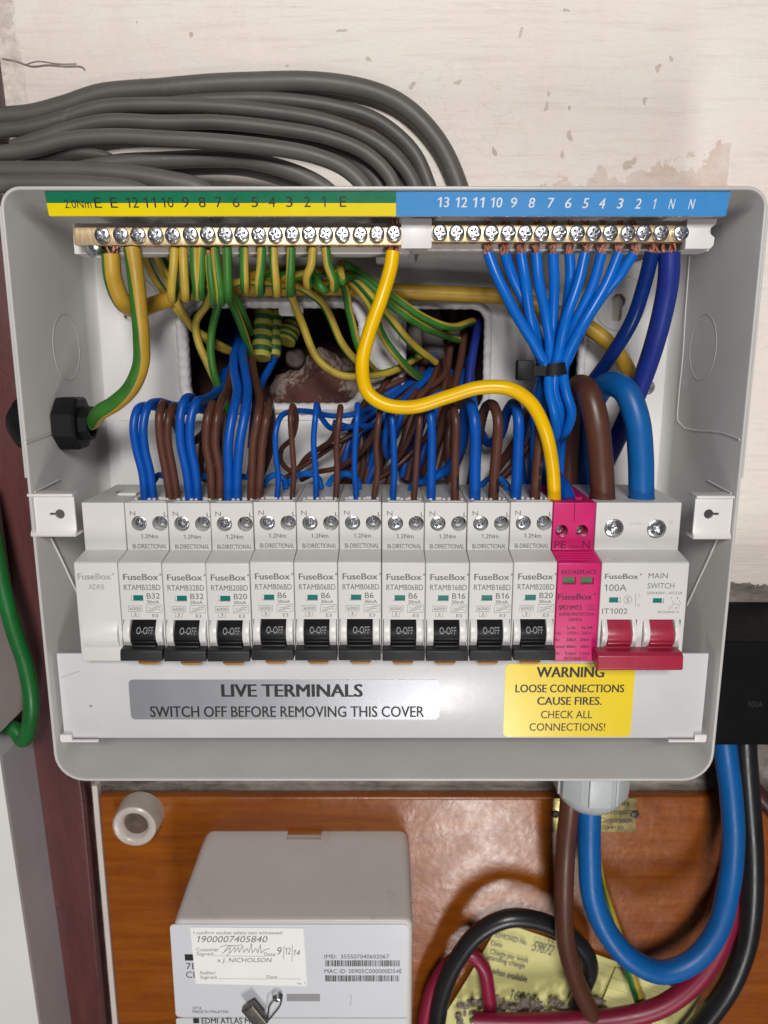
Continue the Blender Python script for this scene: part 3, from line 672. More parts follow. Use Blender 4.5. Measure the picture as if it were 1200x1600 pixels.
def rcbo(i):
    """prototype, built in place at module 1"""
    xc = X0 + PITCH * (i + .5)
    t = thing('circuit_breaker', '', 'circuit breaker', (xc, 52, -86), 'breakers in the row')
    b = body_mb(i).build('body', 'brk', t)
    c = MB()
    for px in (217.2, 249.8):
        p = P(px, 818, 8); c.lathe([(3.25, 0), (3.25, 14)], (p[0], 19.5, p[2]), (0, -1, 0), 28)
    a_, b_ = P(205.5, 939, -5), P(223.5, 930, -5); c.box(a_[0], b_[0], -6, -4.2, a_[2], b_[2])
    tz0, tz1 = pz(1013), pz(968); c.box(pxm(193.5, 990), pxm(256.5, 990), -6, 1.5, tz0, tz1)
    xw = X0 + PITCH * i
    for u0, u1 in ((3.0, 8.8), (10.6, 16.4)): c.box(xw + u0, xw + u1, 13.5, 20, -6, 3)
    cut(b, c)
    for px, d, r in ((217.2, 9.8, 0.4), (249.8, 13.6, 1.0)):
        p = P(px, 818, 8); screw_mesh((p[0], d + 1.2, p[2]), 3.0, r).build('terminal_screw', 'zinc', t, ang=30)
    m = MB(); m.box(a_[0] + .6, b_[0] - .02, -4.35, -4.15, a_[2] + .1, b_[2] - .1); m.build('indicator_flag', 'teal', t)
    m = MB()                                  # moulded shutters and U shaped rib on the top face
    for u0, u1 in ((2.4, 3.6), (8.0, 9.2), (10.2, 11.2), (15.8, 16.8)): m.box(xw + u0, xw + u1, 14.5, 19, -1.5, 0.75)
    m.box(xw + 3.2, xw + 16.2, 9.9, 10.5, 0.1, 0.5); m.box(xw + 2.6, xw + 3.2, 9.9, 12.8, 0.1, 0.5); m.box(xw + 16.2, xw + 16.8, 9.9, 12.8, 0.1, 0.5)
    m.bevel(0.12, 1); m.build('terminal_shutter', 'brk2', t)
    x0, x1 = pxm(205.4, 990), pxm(244.6, 990)
    tg = toggle_parts(t, x0, x1, 'black', (pxm(194.4, 990), x0 - .12), (x1 + .12, pxm(255.6, 990)), pz(972), pz(1008))
    m = MB(); zz = pz(1016)
    m.prism([(-8.2, zz - .5), (-6.6, zz + 2.8), (-3, zz + 2.8), (-3, zz - .5)], 'x', x0 + .3, x1 - .2); m.bevel(.3)
    m.build('toggle_neck', 'darkgrey', tg)
    m = MB(); p, q = P(190.5, 1031, -9), P(257.5, 1015, -9)
    xa, xb = X0 + PITCH * i + .35, X0 + PITCH * (i + 1) - .3
    m.prism([(-10.4, q[2] - .2), (-10.9, p[2] + .4), (-10.2, p[2]), (-4.9, p[2] + .2), (-4.6, q[2] + .3), (-9.6, q[2] + .4)], 'x', xa, xb); m.bevel(0.4, 2)
    m.build('toggle_tab', 'darkgrey', tg)
    m = MB(); m.text('O-OFF', (212, 982.5, 237.5, 991.5), -6.9, 0.0, 0, 0, 0, lambda x, z: -2.6 - 4.0 * math.sin(math.pi * (z - (pz(1008) - 2.5)) / (pz(972) - pz(1008) + 2.5)) - 0.08)
    m.build('lettering', 'ink2', tg, False)
    m = MB(); m.prism([(xc - 4.5, pz(1036, -3)), (xc + 4.5, pz(1036, -3)), (xc + 3.8, pz(1039.5, -3)), (xc - 3.4, pz(1039.5, -3))], 'y', -2.2, 4); m.bevel(.2); m.build('release_clip', 'orange_clip', t)
    return t
def rcbo_text(t, i, code, rate):
    """printing for one breaker; drawn at module 1 then moved"""
    Y = -5.06; m = MB()
    fuse_logo(m, 192.5, 896.8, 247, 906.4, Y)
    m.text(code, (193.6, 913.4, 250.4, 922.2), Y, 0.006)
    m.text(rate, (229.3, 926.7, 249.6 if len(rate) == 3 else 242.5, 935.6), Y, 0.006)
    m.text('30mA', (229.3, 938, 248.5, 943.2), Y, 0.01)
    for r in ((200.5, 946.8, 222, 955.5), (228.8, 945.2, 253.2, 957)): m.stroke([(r[0], r[1]), (r[2], r[1]), (r[2], r[3]), (r[0], r[3])], 0.13, Y, 0, True)
    m.stroke([(205.8, 956.5), (205.8, 963.6), (217, 963.6), (217, 956.5)], 0.12, Y)
    m.text('6000', (202.8, 948.8, 219.8, 953.6), Y); m.text('3', (209.6, 957.2, 213, 962.2), Y); m.text('E3', (238.3, 959.5, 246.7, 964.4), Y)
    for dy, ph in ((949.2, 0), (953, 0)):
        m.stroke([(232 + k * 1.5, dy + 1.5 * math.sin(k * 0.53 + ph)) for k in range(13)], 0.16, Y - .004)
    m.stroke([(231, 955.5), (251, 947)], 0.10, Y - .008)
    Y = 7.94
    m.text('N', (203, 798.6, 211.2, 805.4), Y); m.text('L', (256, 800.6, 262, 807.4), Y)
    m.text('1.2Nm', (220.4, 834.4, 246.7, 841), Y, 0.01); m.text('BI-DIRECTIONAL', (207.5, 849.8, 260.6, 857.2), Y, 0.01)
    dx = PITCH * (i - 1)
    for v in m.bm.verts: v.co.x += dx
    m.bm.verts.ensure_lookup_table()
    org = Vector(t['_o']); 
    m.build('lettering', 'ink', t, False)
def fuse_logo(m, x0, y0, x1, y1, Y):
    s_ = 'FuseBox'; m.text(s_, (x0, y0, x1, y1), Y, 0.022)
    cx, cy, r = x1 + 3.6, y0 + 1.0, 1.5
    m.stroke([(cx + r * math.cos(a * math.pi / 4), cy + r * math.sin(a * math.pi / 4)) for a in range(8)], 0.13, Y, 0, True)
    m.quad((cx - .6, cy - .6, cx + .6, cy + .6), Y - .01)

proto = rcbo(1)
RC = [('RTAMB32BD', 'B32', 'white breaker marked B32, first in the row right of the blank module'),
      ('RTAMB32BD', 'B32', 'white breaker marked B32 next to the one marked B20 on the left'),
      ('RTAMB20BD', 'B20', 'white breaker marked B20 third from the left, between a B32 and a B6'),
      ('RTAMB06BD', 'B6', 'white breaker marked B6 directly right of the left B20 breaker'),
      ('RTAMB06BD', 'B6', 'white breaker marked B6, second of the four B6 from the left'),
      ('RTAMB06BD', 'B6', 'white breaker marked B6, third of the four B6 from the left'),
      ('RTAMB06BD', 'B6', 'white breaker marked B6 directly left of the first B16 breaker'),
      ('RTAMB16BD', 'B16', 'white breaker marked B16 beside the last B6 breaker'),
      ('RTAMB16BD', 'B16', 'white breaker marked B16 beside the B20 breaker near the magenta module'),
      ('RTAMB20BD', 'B20', 'white breaker marked B20 directly left of the magenta surge module')]
kids = list(proto.children)
def clone(o, par):
    c = o.copy(); COL.objects.link(c); c.parent = par
    for g in o.children: clone(g, c)
    return c
brks = [proto]
for i in range(1, 10):
    r = proto.copy(); COL.objects.link(r)
    o = Vector(proto['_o']) + Vector((PITCH * i, 0, 0)); r['_o'] = list(o); r.location = o * S
    for k in kids: clone(k, r)
    brks.append(r)
for i, r in enumerate(brks):
    r['label'] = RC[i][2]
    rcbo_text(r, i + 1, RC[i][0], RC[i][1])
    if i: r.location = Vector(r.location) + Vector((random.uniform(-.04, .04), random.uniform(-.35, .25), random.uniform(-.3, .3))) * S

# blank module at the left end
t = thing('blank_module', 'plain white blanking module at the left end of the breaker row', 'blank module', (X0 + 9, 52, -86))
b = body_mb(0).build('body', 'brk', t)
m = MB(); pr = arc_prof(pz(1014), pz(969), -4.6, 2.6, 12); m.prism(pr + [(-4.0, pz(969)), (-4.0, pz(1014))], 'x', X0 + 1.6, X0 + 16.6); m.bevel(0.4, 2, 40); m.build('raised_pad', 'brk2', t)
m = MB(); m.box(X0 + 10, X0 + 18, 24, 36, .1, 1.2); m.bevel(.3); cl = m.build('clip', 'brk2', t)
m = MB(); m.prism([(X0 + 7, 30), (X0 + 10, 27), (X0 + 10, 33)], 'z', .25, .7); m.build('arrow', 'ink', cl)
m = MB(); fuse_logo(m, 121.5, 896, 173, 905.5, -5.06); m.text('ADRB', (138.5, 913, 162.5, 921), -5.06, -0.006); m.build('lettering', 'ink2', t, False)

# magenta surge module
t = thing('surge_module', 'magenta surge protection module between the last breaker and the main switch', 'surge protector', (X0 + 18 * 11.5, 52, -86))
b = body_mb(11); b = b.build('body', 'magenta', t)
c = MB()
for px in (877.7, 909.4):
    p = P(px, 829.8, 8); c.lathe([(2.7, 0), (2.7, 14)], (p[0], 20, p[2]), (0, -1, 0), 24)
for r in ((879, 901.7, 900, 913), (907, 901.7, 928, 913)):
    a_, b_ = P(r[0], r[3], -5), P(r[2], r[1], -5); c.box(a_[0], b_[0], -6, -3.6, a_[2], b_[2])
xw = X0 + PITCH * 11
c.box(xw + 3, xw + 7.6, 13.5, 20, -6, 3); c.box(xw + 10, xw + 15, 13.5, 20, -6, 3); c.box(xw + 8.85, xw + 9.1, 7.7, 9, -8, 3)
cut(b, c)
for px in (877.7, 909.4):
    p = P(px, 829.8, 8); screw_mesh((p[0], 14.8, p[2]), 2.6, 0.3 + px).build('terminal_screw', 'zinc', t, ang=30)
for r in ((880.5, 902.5, 898.5, 912.3), (908.5, 902.5, 926.5, 912.3)):
    a_, b_ = P(r[0], r[3], -5), P(r[2], r[1], -5); m = MB(); m.box(a_[0], b_[0], -3.9, -3.5, a_[2], b_[2]); m.build('status_flag', 'green_flag', t)
m = MB()
for k in range(4): m.box(xw + .3, xw + 17.7, -2.6 + 2.3 * k, -2.1 + 2.3 * k, -22.0 + .3 * k, -21.2 + .35 * k)
m.build('grip_rib', 'magenta', t)
m = MB(); Y = 7.94
m.text('PE', (865.8, 845.8, 884.4, 857), Y); m.text('1.2Nm', (888, 852.5, 906, 857), Y); m.text('N', (909.6, 845, 922, 857), Y)
Y = -5.06
m.text('RED:REPLACE', (877, 890.6, 933, 897.3), Y, .02); fuse_logo(m, 871.5, 927.7, 926, 937, Y)
m.text('SPD1MT2', (872.5, 946, 909.4, 952.8), Y, .03); m.text('T2', (921, 947, 927, 951.6), Y)
m.stroke([(918.5, 945.2), (928.8, 945.2), (928.8, 953), (918.5, 953)], .13, Y, 0, True)
for s_, r in (('SURGE PROTECTION', (873.3, 957.4, 928.8, 962)), ('DEVICE', (889, 966, 909.4, 970.5)), ('L-N', (886.5, 978.8, 899, 983.4)), ('N-PE', (908.8, 978.8, 927, 983.4)),
              ('Uc:', (867.7, 987, 877, 991.7)), ('275V~', (885.8, 987, 904.6, 991.7)), ('255V~', (908.8, 987, 927.5, 991.7)), ('In:', (867.4, 997.2, 874, 1001.8)), ('20kA', (885, 997.2, 900.6, 1001.8)), ('20kA', (906.7, 997.2, 921.9, 1001.8)),
              ('Imax:', (865.8, 1008.2, 883, 1012.6)), ('40kA', (884.6, 1008.2, 900, 1012.6)), ('40kA', (906.7, 1008.2, 921.9, 1012.6)), ('Up:', (865.6, 1019, 875, 1023.6)), ('1.5kV', (883, 1019, 900.4, 1023.6)), ('1.5kV', (905, 1019, 922, 1023.6)), ('IEC61643-11', (881.7, 1026.6, 916, 1030.8))):
    m.text(s_, r, Y, .02)
m.build('lettering', 'inkpurple', t, False)

# main switch
t = thing('main_switch', 'wide white two pole main switch with red toggles at the right end', 'main switch', (X0 + 18 * 13, 52, -86))
b = body_mb(12, 2).build('body', 'brk', t)
c = MB(); ms = ((959.4, 825.6), (1026, 826.7))
for px, py in ms:
    p = P(px, py, 8); c.lathe([(4.1, 0), (4.1, 9)], (p[0], 15, p[2]), (0, -1, 0), 30)
for r in ((951.5, 933.3, 969.8, 941.7), (1019.8, 934.6, 1037.5, 942.3)):
    a_, b_ = P(r[0], r[3], -5), P(r[2], r[1], -5); c.box(a_[0], b_[0], -6, -4.2, a_[2], b_[2])
for x0, x1 in ((938, 994), (1003, 1062)): c.box(pxm(x0, 990), pxm(x1, 990), -6, 1.5, pz(1016), pz(968))
for px in (942, 1003): 
    a_ = P(px, 778, 18); c.lathe([(5.9, 0), (5.9, 14)], (a_[0], 19, -9), (0, 0, 1), 28)
cut(b, c)
for px, py in ms:
    p = P(px, py, 8); screw_mesh((p[0], 9.8, p[2]), 3.9, .5 + px).build('terminal_screw', 'zinc', t, ang=30)
for r in ((951.5, 933.3, 967, 941.7), (1019.8, 934.6, 1035.5, 942.3)):
    a_, b_ = P(r[0], r[3], -5), P(r[2], r[1], -5); m = MB(); m.box(a_[0] + .05, b_[0], -4.35, -4.15, a_[2] + .1, b_[2] - .1); m.build('indicator_flag', 'teal', t)
tgs = []
for x0, x1, cl_, cr_ in ((948, 985.5, 939, 993), (1014, 1052, 1004, 1060.5)):
    xa, xb = pxm(x0, 990), pxm(x1, 990)
    tg = toggle_parts(t, xa, xb, 'redsw', (pxm(cl_, 990), xa - .12), (xb + .12, pxm(cr_, 990)), pz(972), pz(1010)); tgs.append(tg)
    m = MB(); zz = pz(1019); m.prism([(-9.5, zz - 1.0), (-6.8, zz + 3.2), (-3, zz + 3.2), (-3, zz - 1.0)], 'x', xa - .8, xb - .6); m.bevel(.3); m.build('toggle_neck', 'redsw', tg)
    m = MB(); m.text('O-OFF', (x0 + 5, 982, x0 + 28, 990), -6.9, 0, 0, 0, 0, lambda x, z: -2.6 - 4.0 * math.sin(math.pi * (z - (pz(1010) - 2.5)) / (pz(972) - pz(1010) + 2.5)) - 0.07); m.build('lettering', 'embossred', tg, False)
m = MB(); p, q = P(931.5, 1046.5, -12), P(1067, 1022, -12)
m.prism([(-13.0, q[2] - .6), (-13.6, p[2] + .8), (-12.6, p[2]), (-5.6, p[2] + .6), (-5.4, q[2] + .6), (-11.5, q[2] + .6)], 'x', p[0], q[0]); m.bevel(0.6, 3)
m.build('handle_bar', 'redsw', t)
m = MB(); Y = -5.06
fuse_logo(m, 944.8, 896.5, 998, 904.8, Y)
for s_, r in (('MAIN', (1013, 895.4, 1043.8, 903.8)), ('SWITCH', (1011.5, 911, 1054, 919.6)), ('100A', (944, 913, 979.6, 923.6)), ('IT1002', (940.6, 950.6, 980.8, 959.2))): m.text(s_, r, Y, -0.004)
m.text('230/400V~ AC22A', (1010.8, 924.5, 1066.7, 928.6), Y); m.text('IEC60947-3', (1028, 954.6, 1060.4, 958), Y)
m.stroke([(981 + 6.2 * math.cos(a * math.pi / 10), 937.2 + 6.2 * math.sin(a * math.pi / 10)) for a in range(20)], .14, Y, 0, True); m.text('S', (978.6, 933.6, 983.4, 940.8), Y)
m.stroke([(993.3, 928), (993.3, 947.5)], .14, Y); m.text('I', (998.6, 928.6, 999.4, 932), Y); m.text('O', (996, 943.6, 999.4, 947.4), Y)
for pts in ([(1050, 944), (1050, 951)], [(1061, 944), (1061, 951)], [(1050, 938), (1053, 943)], [(1061, 938), (1064, 943)], [(1050, 944), (1061, 944)]): m.stroke(pts, .12, Y - .003)
for s_, r in (('1', (1048, 932.5, 1049.4, 936)), ('3', (1057, 932.5, 1059.4, 936)), ('2', (1045.6, 948, 1048, 951.6)), ('4', (1055.4, 948, 1058, 951.6))): m.text(s_, r, Y)
m.build('lettering', 'ink', t, False)
m = MB(); m.text('L', (937, 815, 941, 819), 7.94); m.text('2.5-3Nm', (984, 816, 1006, 820), 7.94); m.text('N', (1046, 813, 1051, 819), 7.94); m.build('lettering', 'inkfaint', t, False)

# ------------------------------------------------------------------ terminal cover with its stickers
t = thing('terminal_cover', 'long pale grey cover plate under the breakers carrying two warning stickers', 'cover plate', (0, 6, -106))
p, q, r2 = P(88, 1018, 5), P(1108, 1018, 5), P(105, 1154, 5)
CT, CB = -65.9, r2[2]
mb = MB(); mb.prism([(5, CT), (5, CB + .8), (5.5, CB), (34, CB - 1.0), (34, CB + .2), (6.4, CB + 1.2), (6.4, CT)], 'x', p[0], q[0]); mb.bevel(0.25, 2, 40)
cov = mb.build('plate', 'cover', t)
for sg, px in ((-1, 104), (1, 1094)):
    a = P(px, 1150, 4); m = MB(); m.box(a[0] - 2.6, a[0] + 2.6, 3.2, 4.9, CB - .6, CB + 2.6); m.bevel(.3); m.box(a[0] - 14 if sg > 0 else a[0] - 2, a[0] + 2 if sg > 0 else a[0] + 14, 3.4, 4.8, CB - .9, CB - .1); m.build('end_clip', 'bracket', t)
a, b = P(205, 1124, 4.9), P(687, 1062, 4.9)
m = MB(); m.prism(rrect(a[0], b[0], a[2], b[2], 2.0), 'y', 4.82, 4.97); lbl = m.build('silver_sticker', 'silver_lbl', t)
m = MB(); m.text('LIVE TERMINALS', (346, 1069, 567, 1089), 4.77, 0.032); m.text('SWITCH OFF BEFORE REMOVING THIS COVER', (235, 1103.5, 663, 1120.5), 4.77, 0.016); m.build('lettering', 'inkblack', lbl, False)
a, b = P(786, 1151, 4.9), P(993, 1037, 4.9)
m = MB(); m.prism(rrect(a[0], b[0], a[2], min(b[2], CT - .3), 2.2), 'y', 4.82, 4.97); lbl = m.build('yellow_sticker', 'yellow_lbl', t)
m = MB()
for s_, r, bo in (('WARNING', (838, 1042, 945, 1058.5), .03), ('LOOSE CONNECTIONS', (805, 1069.5, 976, 1082), .022), ('CAUSE FIRES.', (839, 1089, 941, 1101.5), .022), ('CHECK ALL', (845, 1110.5, 926, 1122.5), .006), ('CONNECTIONS!', (827, 1130, 946, 1142), .006)): m.text(s_, r, 4.77, bo)
m.build('lettering', 'inkblack', lbl, False)
m = MB(); m.lathe([(.7, 0), (.5, .12), (.1, .15)], (P(142, 1103, 5)[0], 5, P(142, 1103, 5)[2]), (0, -1, 0), 8); m.build('scuff_mark', 'slot', t)
m = MB(); m.stroke([(95, 1059), (124, 1049)], .2, 4.93); m.build('scuff_mark', 'slot', t)

# ------------------------------------------------------------------ wires
RW = random.Random(11)
def strands(top, bottom, n, r, m=None):
    m = m or MB(); a, b = Vector(top), Vector(bottom)
    for k in range(n):
        o = Vector((RW.uniform(-1, 1), RW.uniform(-.8, .8), 0)) * r; o2 = Vector((RW.uniform(-1, 1), RW.uniform(-.8, .8), 0)) * r * .9
        m.tube([a + o, a.lerp(b, .5) + (o + o2) * .6 + Vector((RW.uniform(-.4, .4), 0, 0)), b + o2], 0.42, 6, 3)
    return m
def wire(name, label, pts, r, mats, group, copper=None, n=12, twist=0.0, phase=0.0, per=8, flat=1.0, cm='copper', cat='wire', split=.5):
    m = MB(); mm = None
    if len(mats) == 2: mm = [0] * int(n * split) + [1] * (n - int(n * split))
    m.tube(W(*pts), r, n, per, mm, twist, phase, flat)
    o = m.build(name, mats, ang=60); tag(o, label, cat, group)
    if copper:
        c = strands(P(*copper[0]), P(*copper[1]), copper[2], r * copper[3])
        c.build('copper_strands', cm, o)
    return o

NUT = Px(124, 661, -135)
GE = 'earth wires from the earth bar'
EM = ['ey', 'eg']
def ew(term, x_t, x_b, y_b, rest, phase, twist=1.4, y_t=388, cop=True):
    pts = [(x_t, y_t, 18), ((x_t * 2 + x_b) / 3, y_t + 28, 17), (x_b, y_b - 18, 17.5), (x_b + 1, y_b - 3, 22), (x_b + 3, y_b - 8, 29), (x_b + 4, y_b - 26, 37)] + rest
    wire('earth_wire', term, pts, 1.85, EM, GE, ((x_t, y_t - 9, 18), (x_t, y_t + 4, 18), 3, .5) if cop else None, 14, twist, phase)
ew('yellow thin earth wire in the first small loop from the left', 273, 268, 471, [(250, 402, 48), (226, 396, 56), (240, 432, 60), (276, 482, 64), (312, 522, 66), (350, 546, 74), (374, 551, 88)], -1.45)
ew('yellow thin earth wire in the second small loop from the left', 286, 289, 469, [(275, 405, 50), (247, 398, 58), (263, 442, 58), (298, 508, 61), (330, 531, 66), (378, 556, 86)], -1.6)
ew('thin earth wire in the third small loop, green stripe on its left', 303, 307, 466, [(330, 450, 50), (322, 476, 56), (306, 503, 58), (309, 532, 58), (326, 572, 58), (346, 614, 60), (356, 640, 66)], 2.85)
ew('thin earth wire in the fourth small loop, green stripe on its right', 315, 313, 466, [(345, 445, 48), (341, 476, 54), (333, 507, 56), (329, 541, 56), (334, 582, 54), (348, 622, 58), (360, 650, 66)], 0.0)
ew('thin earth wire in the fifth small loop with bare copper showing at its top', 327, 332, 473, [(350, 452, 44), (363, 476, 52), (378, 512, 58), (392, 554, 72), (396, 560, 80)], 0.45, y_t=400)
ew('thin earth wire in the sixth small loop, close beside the one with bare copper', 336, 344, 475, [(358, 455, 46), (369, 467, 54), (380, 492, 62), (391, 520, 78)], 0.05)
ew('thin earth wire in the wide green loop below number seven', 355, 356, 471, [(400, 440, 46), (440, 445, 52), (470, 450, 58), (505, 476, 62), (535, 538, 66), (565, 573, 72), (585, 590, 84)], 0.8)
ew('thin earth wire below number six, green left and yellow right', 381, 382, 457, [(420, 430, 48), (450, 440, 54), (458, 470, 58), (471, 502, 60), (496, 560, 60), (530, 585, 60), (570, 588, 62), (612, 580, 66), (657, 556, 84)], 2.85)
ew('thin earth wire below number five, yellow left and green right', 409, 405, 460, [(450, 420, 50), (530, 436, 56), (547, 492, 60), (562, 546, 64), (582, 576, 70), (602, 586, 84)], -0.15)
ew('thin earth wire below number four, tall loop with yellow right edge', 427, 431, 462, [(470, 425, 50), (530, 428, 56), (574, 470, 58), (602, 532, 60), (640, 578, 64), (664, 594, 80)], 3.4)
ew('thin earth wire below number three, tall loop with green right edge', 455, 453, 461, [(500, 425, 48), (545, 430, 54), (600, 486, 56), (640, 534, 60), (680, 566, 76)], 0.4)
ew('thin earth wire in the wide loop below number two', 489, 480, 449, [(505, 452, 34), (522, 440, 46), (560, 432, 54), (612, 478, 56), (660, 510, 62), (716, 531, 84)], -1.1)
ew('thin earth wire in the last loop below number one', 509, 521, 454, [(534, 440, 34), (533, 412, 44), (560, 424, 54), (612, 462, 56), (662, 496, 60), (702, 511, 66), (739, 502, 86)], -0.15)
wire('earth_wire', 'thick mustard earth cable running behind the thin loops to the right side',
     [(173, 398, 18), (177, 436, 18), (189, 468, 22), (214, 484, 40), (245, 474, 56), (300, 456, 64), (420, 450, 66), (560, 450, 66), (620, 455, 66), (700, 459, 66), (800, 466, 66), (868, 488, 64), (920, 512, 62), (960, 546, 60), (986, 590, 62), (996, 650, 66), (1000, 720, 66)], 3.7, ['eg', 'eyd'], 'thick earth cables', ((176, 378, 18), (174, 402, 18), 7, .75), 18, 1.2, 0.45, split=.30)
wire('earth_wire', 'thick green and yellow earth cable from the bar to the black gland',
     [(206, 388, 18), (212, 430, 17), (217, 480, 16), (221, 530, 15), (220, 570, 15), (205, 606, 15), (180, 630, 17), (158, 643, 19), proj(-131, NUT[1], NUT[2]), proj(-142, NUT[1], NUT[2])], 3.4, ['eg', 'eyd'], 'thick earth cables', ((196, 378, 18), (206, 390, 18), 4, .6), 18, -1.7, 0.5)
wire('earth_wire', 'plain bright yellow cable sweeping from the earth bar to the surge module',
     [(614, 394, 18), (610, 420, 17), (596, 466, 15), (577, 520, 14), (566, 570, 13), (574, 612, 13), (602, 632, 12), (645, 636, 11), (700, 620, 10), (748, 606, 9), (795, 607, 8), (828, 628, 8), (850, 668, 9), (862, 720, 13), (866, 776, 17), (866, 792, 17)], 2.9, ['yellow'], None, ((616, 340, 19), (614, 398, 18), 9, .75), 16)

# neutral wires from the blue strip into the cable tie
GN = 'blue neutral wires under the neutral bar'
NW = [(1, [(990, 396, 18), (968, 430, 20), (936, 470, 25), (905, 522, 28), (888, 560, 30), (878, 582, 31), (872, 610, 34), (882, 650, 40), (878, 690, 52)], 0),
      (2, [(967, 396, 18), (946, 446, 17), (908, 512, 17), (886, 556, 20), (880, 580, 21), (884, 610, 22), (893, 644, 26), (885, 672, 34), (870, 690, 48)], 0),
      (3, [(940, 396, 18), (926, 446, 19), (898, 506, 21), (882, 550, 24), (874, 580, 26), (868, 614, 30), (880, 660, 38), (868, 700, 50)], 0),
      (4, [(914, 396, 18), (904, 440, 17), (884, 500, 17), (874, 545, 20), (867, 580, 21), (866, 610, 24), (874, 640, 28), (872, 668, 36), (860, 700, 48)], 0),
      (5, [(890, 396, 18), (891, 430, 21), (884, 490, 26), (872, 545, 29), (868, 580, 30), (860, 620, 36), (862, 680, 48)], 0),
      (6, [(864, 396, 18), (866, 440, 19), (864, 500, 23), (862, 545, 27), (862, 580, 28), (856, 620, 36), (850, 690, 50)], 0),
      (7, [(838, 396, 18), (842, 440, 18), (853, 494, 20), (859, 540, 23), (858, 580, 24), (862, 612, 26), (872, 646, 30), (868, 676, 40), (856, 704, 50)], 0),
      (8, [(814, 396, 18), (821, 440, 18), (828, 492, 22), (840, 545, 27), (848, 580, 28), (842, 620, 38), (848, 690, 52)], 0),
      (9, [(789, 396, 18), (800, 430, 20), (826, 486, 25), (846, 545, 30), (852, 580, 31), (838, 620, 42), (835, 690, 55)], 0),
      (10, [(763, 396, 18), (776, 430, 17), (806, 490, 17), (838, 544, 19), (856, 582, 21), (858, 612, 22), (866, 646, 24), (869, 676, 32), (862, 700, 46)], 0)]
for k, pts, _ in NW:
    x = pts[0][0]
    pts = pts + [(pts[-1][0] + RW.uniform(-8, 2), 760, 56)]
    wire('neutral_wire', 'bright blue neutral wire below number %d on the blue strip, gathered in the tie' % k, pts, 2.2, ['blue2'], GN, ((x, 382, 18), (x, 399, 18), 7, .75))
    m = MB(); strands(P(x + RW.uniform(-3, 3), 345, 19), P(x, 352, 19), 5, 1.6, m)
    m.build('copper_tip', 'copper', bpy.data.objects[-1] if False else [o for o in COL.objects if o.get('label', '').startswith('bright blue neutral wire below number %d ' % k)][0])
wire('neutral_wire', 'glossy navy neutral cable, second from the right under the blue strip', [(1019, 394, 18), (1008, 440, 20), (988, 500, 24), (955, 556, 34), (922, 602, 46), (890, 650, 56), (880, 720, 62)], 3.0, ['navy'], 'thick neutral cables', ((1018, 381, 18), (1019, 398, 18), 9, .8), 16)
wire('neutral_wire', 'matt royal blue neutral cable at the right end of the blue strip', [(1046, 394, 18), (1044, 440, 19), (1030, 510, 25), (1005, 590, 38), (976, 660, 50), (948, 720, 58), (930, 760, 60)], 4.3, ['royal'], 'thick neutral cables', ((1045, 380, 18), (1046, 399, 18), 10, .8), 16)

# cable tie
t = thing('cable_tie', 'black cable tie bundling the ten bright blue neutral wires', 'cable tie', P(858, 585, 24))
c = Vector(P(863, 576, 25)); m = MB(); n = 36; loops = []
for k in range(n + 1):
    a = 2 * math.pi * k / n; rx, ry = 6.8, 7.4
    d = Vector((math.cos(a), math.sin(a), 0)); ctr = c + Vector((d.x * rx, d.y * ry, 0.7 * math.cos(a)))
    loops.append([ctr + d * .5 + Vector((0, 0, 2.5)), ctr + d * .5 - Vector((0, 0, 2.5)), ctr - d * .5 - Vector((0, 0, 2.5)), ctr - d * .5 + Vector((0, 0, 2.5))])
m.loops(loops, True, None, False, False); m.build('strap', 'black', t)
m = MB(); a = P(820, 578, 17); m.box(a[0] - 3.6, a[0] + 3.2, 13.5, 19.8, a[2] - 4.2, a[2] + 4.0); m.bevel(.8, 2); m.box(a[0] + 2.8, a[0] + 8.5, 15.4, 16.8, a[2] - 2.3, a[2] + 1.7); m.build('tie_head', 'black', t)

# main tails into the switch
wire('tail_cable', 'thick brown main tail arching into the left terminal of the main switch', [(942, 792, 19), (941, 760, 18), (938, 715, 17), (931, 655, 17), (920, 616, 21), (906, 604, 32), (896, 624, 46), (890, 690, 56), (888, 780, 60)], 5.25, ['browntail'], 'main tails', None, 20, cat='cable')
wire('tail_cable', 'thick blue main tail arching into the right terminal of the main switch', [(1003, 792, 19), (1002, 760, 18), (1001, 710, 17), (995, 655, 17), (978, 612, 21), (952, 600, 32), (930, 622, 46), (918, 680, 56), (912, 780, 60)], 5.35, ['bluemid'], 'main tails', None, 20, cat='cable')
wire('surge_lead', 'short blue lead with bare tinned end in the right hole of the surge module', [(889, 782, 18), (884, 766, 22), (872, 748, 32), (858, 735, 48), (850, 700, 56)], 2.9, ['blue'], None, ((893, 792, 16), (889, 780, 18), 9, .75), 14, cm='tin')

